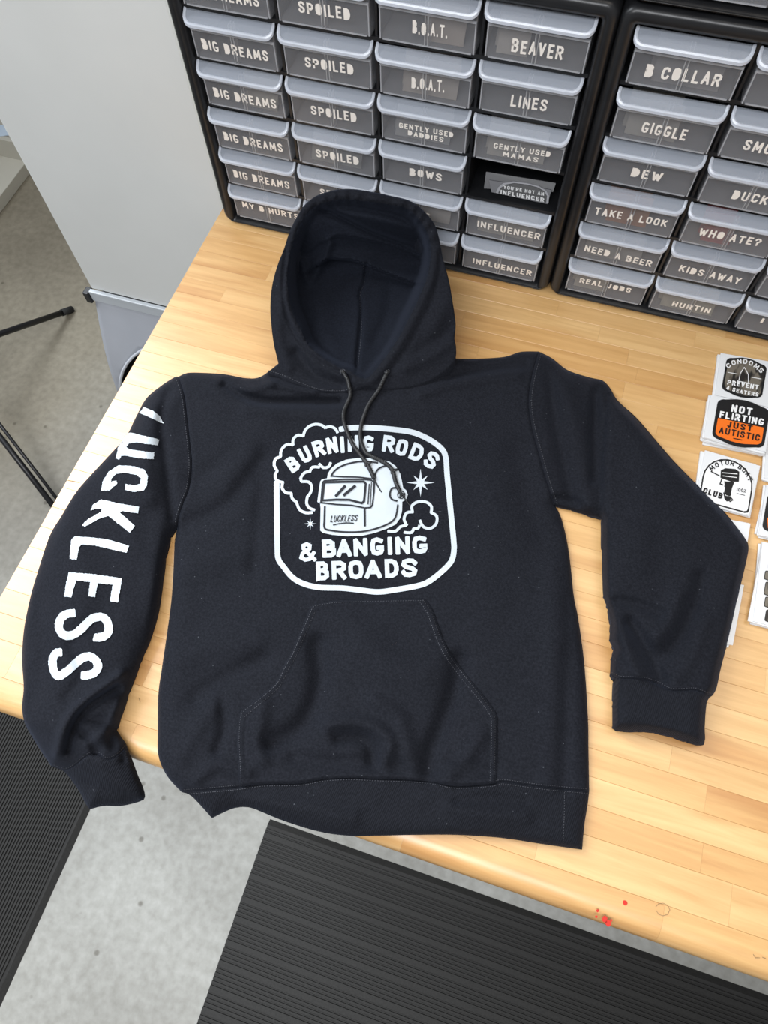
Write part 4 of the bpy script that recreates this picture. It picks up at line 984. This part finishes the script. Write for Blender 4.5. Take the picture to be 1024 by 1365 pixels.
# ---------------------------------------------------------------- drawstrings
def cord(P, name_lab=None):
    P = catmull(P, 2.0); h = SH(P)
    # smooth heights so that the cord bridges small dips
    k = np.ones(7) / 7; hs = np.convolve(np.pad(h, 3, mode='edge'), k, 'valid'); h = np.maximum(h, hs)
    C = unp(P, h + .0026); s = np.concatenate([[0], np.cumsum(np.linalg.norm(np.diff(C, axis=0), axis=1))])
    n = int(s[-1] / .0009); t = np.linspace(0, s[-1], n); Q = np.stack([np.interp(t, s, C[:, i]) for i in range(3)], 1)
    T = np.gradient(Q, axis=0); T /= np.linalg.norm(T, axis=1)[:, None]; up = np.array([0, 0, 1.]); A = np.cross(T, up); A /= np.linalg.norm(A, axis=1)[:, None]; B = np.cross(T, A)
    m = MB()
    for ph in (0, 2.094, 4.189):
        a = t * 2 * math.pi / .0075 + ph; m.tube(Q + .00145 * (np.cos(a)[:, None] * A + np.sin(a)[:, None] * B), .00145, 6)
    o = m.build('drawstring', M_cord, hoodie, smooth=True); return o, Q
c1, Q1 = cord([(456, 494), (460, 500), (464.5, 509.6), (467, 527), (463, 538), (458.7, 549), (458, 560), (461.6, 572), (466, 583), (472, 595), (483.6, 610), (489.4, 618), (494, 627), (499, 638)])
c2, Q2 = cord([(517, 494), (511, 507), (504, 521), (492, 539), (486, 553), (482, 566), (480.6, 584), (486.5, 601.5), (495, 608), (506, 613), (518, 620.6), (524, 629), (527.5, 642.5), (533, 655)])
def knot(par, px, r=.0042, ring=False):
    c = unp([px], SH(np.array([px], float))[0] + .0035)[0]; m = MB()
    P3 = []; n = 26
    for k in range(n + 1):
        a = 2 * math.pi * k / n; P3.append((c[0] + r * .55 * (math.sin(a) + 1.1 * math.sin(2 * a)), c[1] + r * .55 * (math.cos(a) - 1.1 * math.cos(2 * a)), c[2] + .0008 * math.sin(3 * a)))
    m.tube(P3, .0014 if not ring else .0008, 6); m.build('knot', M_cord, par, smooth=True)
knot(c1, (489.5, 617)); knot(c2, (524, 627)); knot(c2, (535, 659), .0036, True)
for par, P in ((c1, [(498, 636), (502, 645), (508.5, 656)]), (c2, [(534, 656), (540, 665), (546.6, 674)])):
    m = MB(); P = catmull(P, 2); m.tube(unp(P, SH(P) + .0016), [.0013 - .0007 * k / len(P) for k in range(len(P))], 6); m.build('frayed_end', M_cord, par, smooth=True)
for (x, y) in ((457, 495), (516, 495)):
    c = unp([(x, y)], SH(np.array([(x, y)], float))[0] + .0008)[0]; m = MB(); m.tube([(c[0] + .0032 * math.cos(a), c[1] + .0032 * math.sin(a), c[2]) for a in np.linspace(0, 2 * math.pi, 13)], .0009, 5); m.build('eyelet', M_stitch, hoodie, smooth=True)

# ---------------------------------------------------------------- prints
def C5(L_): return [(340 + x / 3.413, 540 + y / 3.413) for x, y in L_]
UP1, UP2 = .0009, .0016
def lay_strokes(m, strokes, wd, up, smooth=True, taper=None, jit=0, st=3.0):
    for P in strokes:
        P = catmull(P, st) if smooth else resample(P, st)
        v, f = strip(P, wd, taper=taper, jit=jit); v = np.array(v); m.add(unp(v, H(v) + up), f)
def lay_poly(m, P, up, s=3.5, smooth=False):
    P = np.array(catmull(P, 3, True) if smooth else resample(np.vstack([P, P[:1]]), 3.5)[:-1]); P = dedup([tuple(p) for p in P]); v, f = triangulate(P, s); m.add(unp(v, H(v) + up), f)
def glyph(m, ch, base, ang, w_, h_, sw, up, jit=0):
    """letter with its base centre at px base, reading angle ang (deg, ccw on the picture)"""
    a = math.radians(ang); r = np.array([math.cos(a), -math.sin(a)]); u = np.array([-math.sin(a), -math.cos(a)])
    for st in G[ch]:
        P = np.array([((p[0] - .5) * max(w_ - sw, .01), sw / 2 + p[1] * (h_ - sw)) for p in st])
        v, f = gstroke(P, sw, step=3.0); v = np.array([np.array(base) + r * x + u * y for x, y in v]); m.add(unp(v, H(v) + up), f)
chest = MB()
frame = C5([(382, 111), (440, 103), (530, 103), (640, 112), (720, 125), (790, 155), (845, 195), (867, 235), (874, 320), (884, 420), (894, 520), (903, 610), (905, 660), (893, 710), (850, 757), (790, 803), (740, 822), (640, 840), (560, 850), (480, 842), (400, 833), (290, 829), (220, 812), (170, 783), (130, 735), (106, 698), (102, 640), (100, 520), (99, 420), (99, 345)])
lay_strokes(chest, [frame], 7.3, UP1)
chest_o = chest.build('chest_print', M_print, hoodie); chest_o['label'] = 'white frame of the chest print'
sc = 1 / 3.413
word = MB()
for ch, bx, by, an, w_, h_ in (('B', 192, 298, 34, 50, 72), ('U', 245, 258, 27, 50, 74), ('R', 302, 232, 17, 52, 74), ('N', 357, 220, 9, 50, 76), ('I', 400, 218, 4, 20, 76), ('N', 448, 213, 1, 50, 76), ('G', 513, 212, -4, 50, 74), ('R', 603, 214, -8, 54, 76), ('O', 659, 230, -14, 52, 76), ('D', 722, 252, -22, 58, 78), ('S', 783, 285, -30, 58, 80)):
    glyph(word, ch, C5([(bx, by)])[0], an, w_ * sc, h_ * sc, 18 * sc, UP1)
word.build('lettering', M_print, chest_o)
word = MB()
for ch, x0, x1 in (('&', 203, 280), ('B', 307, 370), ('A', 372, 442), ('N', 450, 514), ('G', 527, 588), ('I', 602, 628), ('N', 640, 706), ('G', 717, 785)):
    cx = (x0 + x1) / 2; by = 712 if ch == '&' else 694 - (cx - 338) * .042; glyph(word, ch, C5([(cx, by)])[0], 2, (x1 - x0) * sc, (88 if ch == '&' else 83) * sc, (17 if ch == '&' else 20.5) * sc, UP1)
word.build('lettering', M_print, chest_o); word = MB()
for ch, x0, x1 in (('B', 280, 338), ('R', 351, 417), ('O', 427, 495), ('A', 500, 578), ('D', 592, 655), ('S', 666, 740)):
    cx = (x0 + x1) / 2; by = 797 - (cx - 310) * .035; glyph(word, ch, C5([(cx, by)])[0], 2, (x1 - x0) * sc, 86 * sc, 20.5 * sc, UP1)
lay_poly(word, np.array(C5([(279, 770), (300, 770), (300, 797), (279, 803)])), UP1)
word.build('lettering', M_print, chest_o)
# smoke clouds
cl = MB()
bumps = [[(377, 128), (366, 108), (343, 97), (320, 103)], [(322, 106), (305, 92), (275, 87), (245, 98), (226, 120), (220, 143)], [(222, 141), (195, 137), (174, 157), (174, 184)], [(176, 182), (145, 180), (120, 205), (117, 237)], [(120, 235), (94, 245), (88, 275), (104, 302)],
         [(104, 298), (92, 318), (100, 343), (132, 353)], [(128, 350), (123, 375), (140, 398), (168, 401)], [(165, 398), (170, 425), (192, 443)], [(188, 438), (203, 475), (232, 490), (264, 488)],
         [(345, 260), (336, 280), (312, 285), (291, 266)], [(296, 283), (262, 283), (248, 308)], [(254, 302), (226, 308), (208, 334), (216, 352)], [(212, 348), (245, 350), (259, 373), (252, 400), (238, 418)], [(240, 412), (235, 445), (248, 468), (274, 478)]]
lay_strokes(cl, [C5(b) for b in bumps], 3.7, UP1); cl.build('smoke_cloud', M_print, chest_o); cl = MB()
bumps = [[(602, 573), (640, 573), (662, 553), (690, 548)], [(692, 549), (678, 520), (690, 490), (722, 486)], [(717, 488), (714, 458), (742, 440), (780, 442), (803, 463), (800, 492)], [(798, 488), (826, 505), (824, 540), (797, 561), (765, 553), (749, 522)], [(749, 545), (742, 560), (720, 562)], [(722, 560), (712, 580), (676, 579)]]
lay_strokes(cl, [C5(b) for b in bumps], 3.7, UP1)
cl.build('smoke_cloud', M_print, chest_o)
st_ = MB()
def star(cx, cy, R_, r2, thin, ecc=1):
    P = []
    for k in range(16):
        a = math.pi * k / 8; rr = (R_ if k % 4 == 0 else r2) if k % 2 == 0 else thin; P.append((cx + rr * math.sin(a), cy - rr * math.cos(a)))
    return np.array(C5(P))
lay_poly(st_, star(753, 353, 64, 46, 17), UP1); st_.build('star', M_print, chest_o); st_ = MB(); lay_poly(st_, star(252, 540, 29, 22, 7), UP1)
st_.build('star', M_print, chest_o)
hm = MB()
helmet = C5([(284, 440), (290, 395), (297, 348), (304, 338), (328, 333), (332, 312), (345, 290), (372, 266), (415, 248), (480, 239), (555, 243), (610, 256), (640, 278), (660, 310), (668, 345), (674, 376), (688, 388), (695, 408), (688, 428), (670, 440), (669, 480), (662, 512), (640, 543), (600, 562), (550, 580), (490, 594), (420, 597), (350, 590), (308, 581), (297, 570), (298, 520), (299, 470), (297, 449)])
lay_poly(hm, np.array(helmet), UP1, 3.2)
hm_o = hm.build('helmet_emblem', M_print, chest_o); hm_o['label'] = 'white welding helmet drawing'
dk = MB()
def dkl(P, w_, sm=False): lay_strokes(dk, [C5(P)], w_ * sc, UP2, smooth=sm, st=2.5)
dkl([(345, 326), (358, 304), (385, 282), (430, 265), (490, 256), (560, 262)], 8, True); dkl([(348, 322), (400, 326), (470, 328), (530, 335)], 7, True)
dkl([(300, 444), (308, 352), (316, 344), (400, 338), (500, 338), (530, 342), (543, 352), (541, 400), (534, 455), (526, 466), (500, 468), (440, 456), (370, 452), (300, 444)], 7)
dkl([(306, 434), (315, 352), (400, 349), (495, 348), (504, 358), (500, 400), (496, 438), (486, 446), (430, 431), (370, 430), (306, 434)], 10)
dkl([(520, 358), (514, 452)], 5); dkl([(530, 350), (524, 460)], 4)
dkl([(412, 366), (366, 416)], 13); dkl([(458, 366), (402, 412)], 13)
dkl([(499, 470), (500, 552)], 9); dkl([(318, 458), (316, 520), (317, 560), (345, 570), (400, 577), (470, 577), (520, 570), (580, 552), (625, 528), (642, 500), (650, 452)], 8, True)
dkl([(541, 400), (543, 350), (548, 312), (565, 288), (595, 277), (625, 283)], 8, True); dkl([(648, 378), (625, 378), (615, 395), (615, 418), (628, 432), (648, 436)], 8, True)
dkl([(300, 447), (290, 442)], 3)
for k in range(1): dkl([(665 + 17 * math.cos(a), 408 + 17 * math.sin(a)) for a in np.linspace(0, 2 * math.pi, 15)], 4)
# hand lettering on the helmet
v, f, tw = text2d('LUCKLESS', 30, .55, .16, .14, slant=.28); q = np.array([(342 + x * (122 / tw), 533 - y - x * .03) for x, y in v]); q = np.array(C5(q)); dk.add(unp(q, H(q) + UP2), f)
dkl([(355, 546), (380, 540), (420, 536), (450, 538)], 5, True)
dk.build('helmet_lines', M_ink, hm_o)
# sleeve lettering
def C7(L_): return [(x / 2.228, 480 + y / 2.228) for x, y in L_]
SP = {'L1': [(428, 139), (455, 151), (475, 167), (486, 189), (471, 183), (442, 168), (413, 157)],
      'U': [(385, 215), (430, 225), (473, 236), (469, 253), (435, 249), (405, 244), (384, 247), (375, 258), (384, 265), (420, 270), (458, 275), (456, 294), (410, 291), (375, 284), (360, 285), (353, 296), (344, 292), (350, 262), (366, 232)],
      'C': [(301, 388), (304, 362), (322, 332), (352, 312), (395, 315), (428, 325), (439, 345), (437, 372), (426, 388), (397, 391), (371, 385), (373, 368), (400, 372), (414, 368), (419, 352), (405, 341), (372, 334), (346, 337), (332, 350), (329, 361), (345, 357), (348, 366), (326, 386)],
      'K': [(270, 447), (276, 430), (300, 414), (345, 424), (413, 436), (410, 455), (364, 448), (356, 453), (400, 492), (386, 513), (322, 463), (300, 468), (252, 495), (243, 490), (262, 472), (300, 451), (303, 441), (284, 441)],
      'L2': [(213, 530), (225, 523), (285, 528), (330, 535), (383, 552), (376, 572), (330, 562), (280, 550), (243, 548), (234, 556), (228, 593), (207, 590), (209, 555)],
      'E': [(204, 630), (280, 636), (362, 648), (356, 685), (350, 720), (326, 716), (335, 667), (291, 663), (282, 704), (262, 701), (268, 659), (226, 654), (212, 705), (190, 702), (197, 660)]}
SS = {'S': [(224, 752), (198, 754), (181, 768), (175, 793), (187, 814), (212, 818), (240, 800), (268, 772), (294, 762), (315, 772), (323, 798), (313, 818), (290, 824), (278, 822)],
      'S2': [(185, 868), (166, 871), (156, 892), (160, 922), (174, 938), (202, 922), (235, 892), (260, 880), (281, 888), (291, 908), (281, 928), (258, 936), (240, 936)]}
sp = empty('sleeve_print', hood_org); sp.parent = hoodie; sp.location = (0, 0, 0)
for P in SP.values():
    m = MB(); P = np.array(C7(P)); P = resample(np.vstack([P, P[:1]]), 1.7)[:-1]; P = P + rng.uniform(-.38, .38, P.shape)
    v, f = triangulate(P, 3.0); m.add(unp(v, H(v) + UP1 + .0002), f); m.build('letter', M_print, sp)
for P in SS.values():
    m = MB(); lay_strokes(m, [C7(P)], 11, UP1 + .0002, jit=.45, st=1.8); m.build('letter', M_print, sp)

# ================================================================== LEFT BACKGROUND
# tall white cabinet
pan = empty('tall_cabinet', (-.23, .25, -.91), 'tall white cabinet panel standing left of the bench with a grey skirt below', 'cabinet')
m = MB(); m.box(-.414, -.046, .05, .42, -.320, .95); m.build('body', M_white, pan, bevel=.004)
m = MB(); m.box(-.416, -.044, .040, .0495, -.345, -.318); m.build('clear_strip', M_strip, pan, bevel=.002)
m = MB(); m.box(-.430, -.4165, .036, .056, -.350, -.322); m.build('strip_end', M_dark, pan, bevel=.002)
m = MB(); m.box(-.0455, -.0405, .048, .075, -.318, .95); m.build('edge_trim', mat('grey_green_trim', (.50, .54, .48), .5), pan)
# skirt with a round opening, billowing toward the viewer
V, Fs = [], []; nx, nz = 40, 50; cxo, czo, ro = -.190, -.605, .215
gx = np.linspace(-.414, -.046, nx); gz = np.linspace(-.345, -.90, nz)
def sky(x, z):
    t = (-.345 - z) / .555; return .045 - .085 * math.sin(min(t * 1.9, 1) * math.pi / 2) + .012 * math.sin((x + .41) * 14 + t * 5) * t
ring = [(min(cxo + ro * math.cos(a), -.060 + .0005 * math.cos(a)), czo + ro * math.sin(a)) for a in np.linspace(0, 2 * math.pi, 41)[:-1]]
bd = [(x, -.345) for x in gx[::2]] + [(-.046, z) for z in gz[1::3]] + [(x, -.90) for x in gx[::-2]] + [(-.414, z) for z in gz[::-3][:-1]]
pts = [(x, z) for x in gx[1:-1] for z in gz[1:-1] if not (math.hypot(x - cxo, z - czo) < ro + .006 and x < -.054) and -.895 < z < -.35]
nb, nr = len(bd), len(ring)
r = delaunay_2d_cdt([Vector(p) for p in bd + ring + pts], [(nb + k, nb + (k + 1) % nr) for k in range(nr)], [list(range(nb))], 1, 1e-6)
V = [(p[0], sky(p[0], p[1]), p[1]) for p in r[0]]
Fs = [f for f in r[2] if math.hypot(sum(r[0][i][0] for i in f) / len(f) - cxo, sum(r[0][i][1] for i in f) / len(f) - czo) > ro - .002 or sum(r[0][i][0] for i in f) / len(f) > -.0605]
o = mesh('skirt', V, Fs, M_skirt, pan, smooth=True); so = o.modifiers.new('solid', 'SOLIDIFY'); so.thickness = .002
m = MB(); m.tube([(min(cxo + (ro + .001) * math.cos(a), -.058), sky(min(cxo + ro * math.cos(a), -.058), czo + ro * math.sin(a)) - .002, czo + (ro + .001) * math.sin(a)) for a in np.linspace(0, 2 * math.pi, 49)], .0035, 6); m.build('opening_hem', mat('light_grey_nylon', (.5, .52, .56), .5), pan, smooth=True)
prof = [(sky(-.414, z) + .004, z) for z in np.linspace(-.35, -.90, 14)] + [(.41, -.90), (.41, -.35)]
m = MB(); m.loops([[(x, a, b) for a, b in prof] for x in (-.4138, -.4108)], True, True, True); m.build('side_liner', M_dark, pan)
m = MB(); m.tube([(-.225, .060, -.60), (-.225, .0745, -.60)], .155, 40); m.build('drum', M_dark, pan)
m = MB()
for k in range(9): a = k * 2 * math.pi / 9; m.tube([(-.235 + .03 * math.cos(a), .055, -.60 + .03 * math.sin(a)), (-.235 + .15 * math.cos(a + .3), .055, -.60 + .15 * math.sin(a + .3))], .004, 6)
m.build('drum_ribs', M_steel, pan)
m = MB(); m.box(-.412, -.050, .075, .41, -.91, -.3205); m.build('base', M_dark, pan)
# light stand off to the left, only its legs in view
ts = empty('tripod_stand', tuple(unp([(-79, 472)], -.91)[0]), 'black tripod stand with thin legs on the concrete floor at the left edge', 'tripod stand')
hub = unp([(-79, 472)], -.68)[0]
f1 = unp([(94, 413)], -.902)[0]; f2 = unp([(100, 705)], -.900)[0]
m = MB(); m.tube([hub, f1], .0085, 12); l1 = m.build('leg', M_dark, ts, smooth=True)
m = MB(); m.tube([f1 - (f1 - hub) / np.linalg.norm(f1 - hub) * .035, f1 + (f1 - hub) / np.linalg.norm(f1 - hub) * .006], .0105, 12); m.build('rubber_foot', mat('rubber', (.02, .02, .02), .8), l1, smooth=True)
dd = (f2 - hub) / np.linalg.norm(f2 - hub); sd = np.cross(dd, [0, 0, 1]); sd /= np.linalg.norm(sd)
m = MB(); m.tube([hub + sd * .008, f2 + sd * .008], .0075, 12); m.build('leg', M_dark, ts, smooth=True)
m = MB(); m.tube([hub - sd * .010, f2 - sd * .010], .0045, 10); m.build('brace', M_dark, ts, smooth=True)
f3 = hub + np.array([-.35, -.05, -.222]); m = MB(); m.tube([hub, f3], .0085, 12); m.build('leg', M_dark, ts, smooth=True)
m = MB(); m.tube([hub + np.array([0, 0, -.02]), hub + np.array([0, 0, 1.3])], .012, 14); m.build('pole', M_dark, ts, smooth=True)
m = MB(); m.tube([hub + np.array([0, 0, -.03]), hub + np.array([0, 0, .03])], .02, 14); m.build('collar', M_dark, ts, smooth=True)
# low shelf unit at far left
sh = empty('low_shelf', (-1.6, .75, -.91), 'low cream laminate shelf box on the floor at the left edge', 'shelf')
m = MB(); m.box(-2.1, -1.351, -.2, 1.30, -.91, -.87); m.build('plinth', M_shelf, sh, bevel=.002)
m = MB(); m.box(-2.1, -1.356, .899, .917, -.8698, -.800); m.build('divider', M_shelf, sh)
m = MB(); m.box(-2.1, -1.356, 1.28, 1.30, -.8698, -.800); m.build('divider', M_shelf, sh)
m = MB(); m.box(-2.1, -2.08, -.2, 1.2795, -.8698, -.45); m.build('back_panel', M_shelf, sh)
q = [(-1.385, .930), (-1.435, .965), (-1.62, .955), (-1.60, .87), (-1.46, .895)]
m = MB(); m.loops([[(x, y, -.7998) for x, y in q], [(x, y, -.7985) for x, y in q]], True, True, True); o = m.build('paper_sheet', M_paper); tag(o, 'pale blue paper sheet lying across the board of the low shelf at the left edge', 'paper')
# fix offsets: floor tint, brown concrete and painted dimness
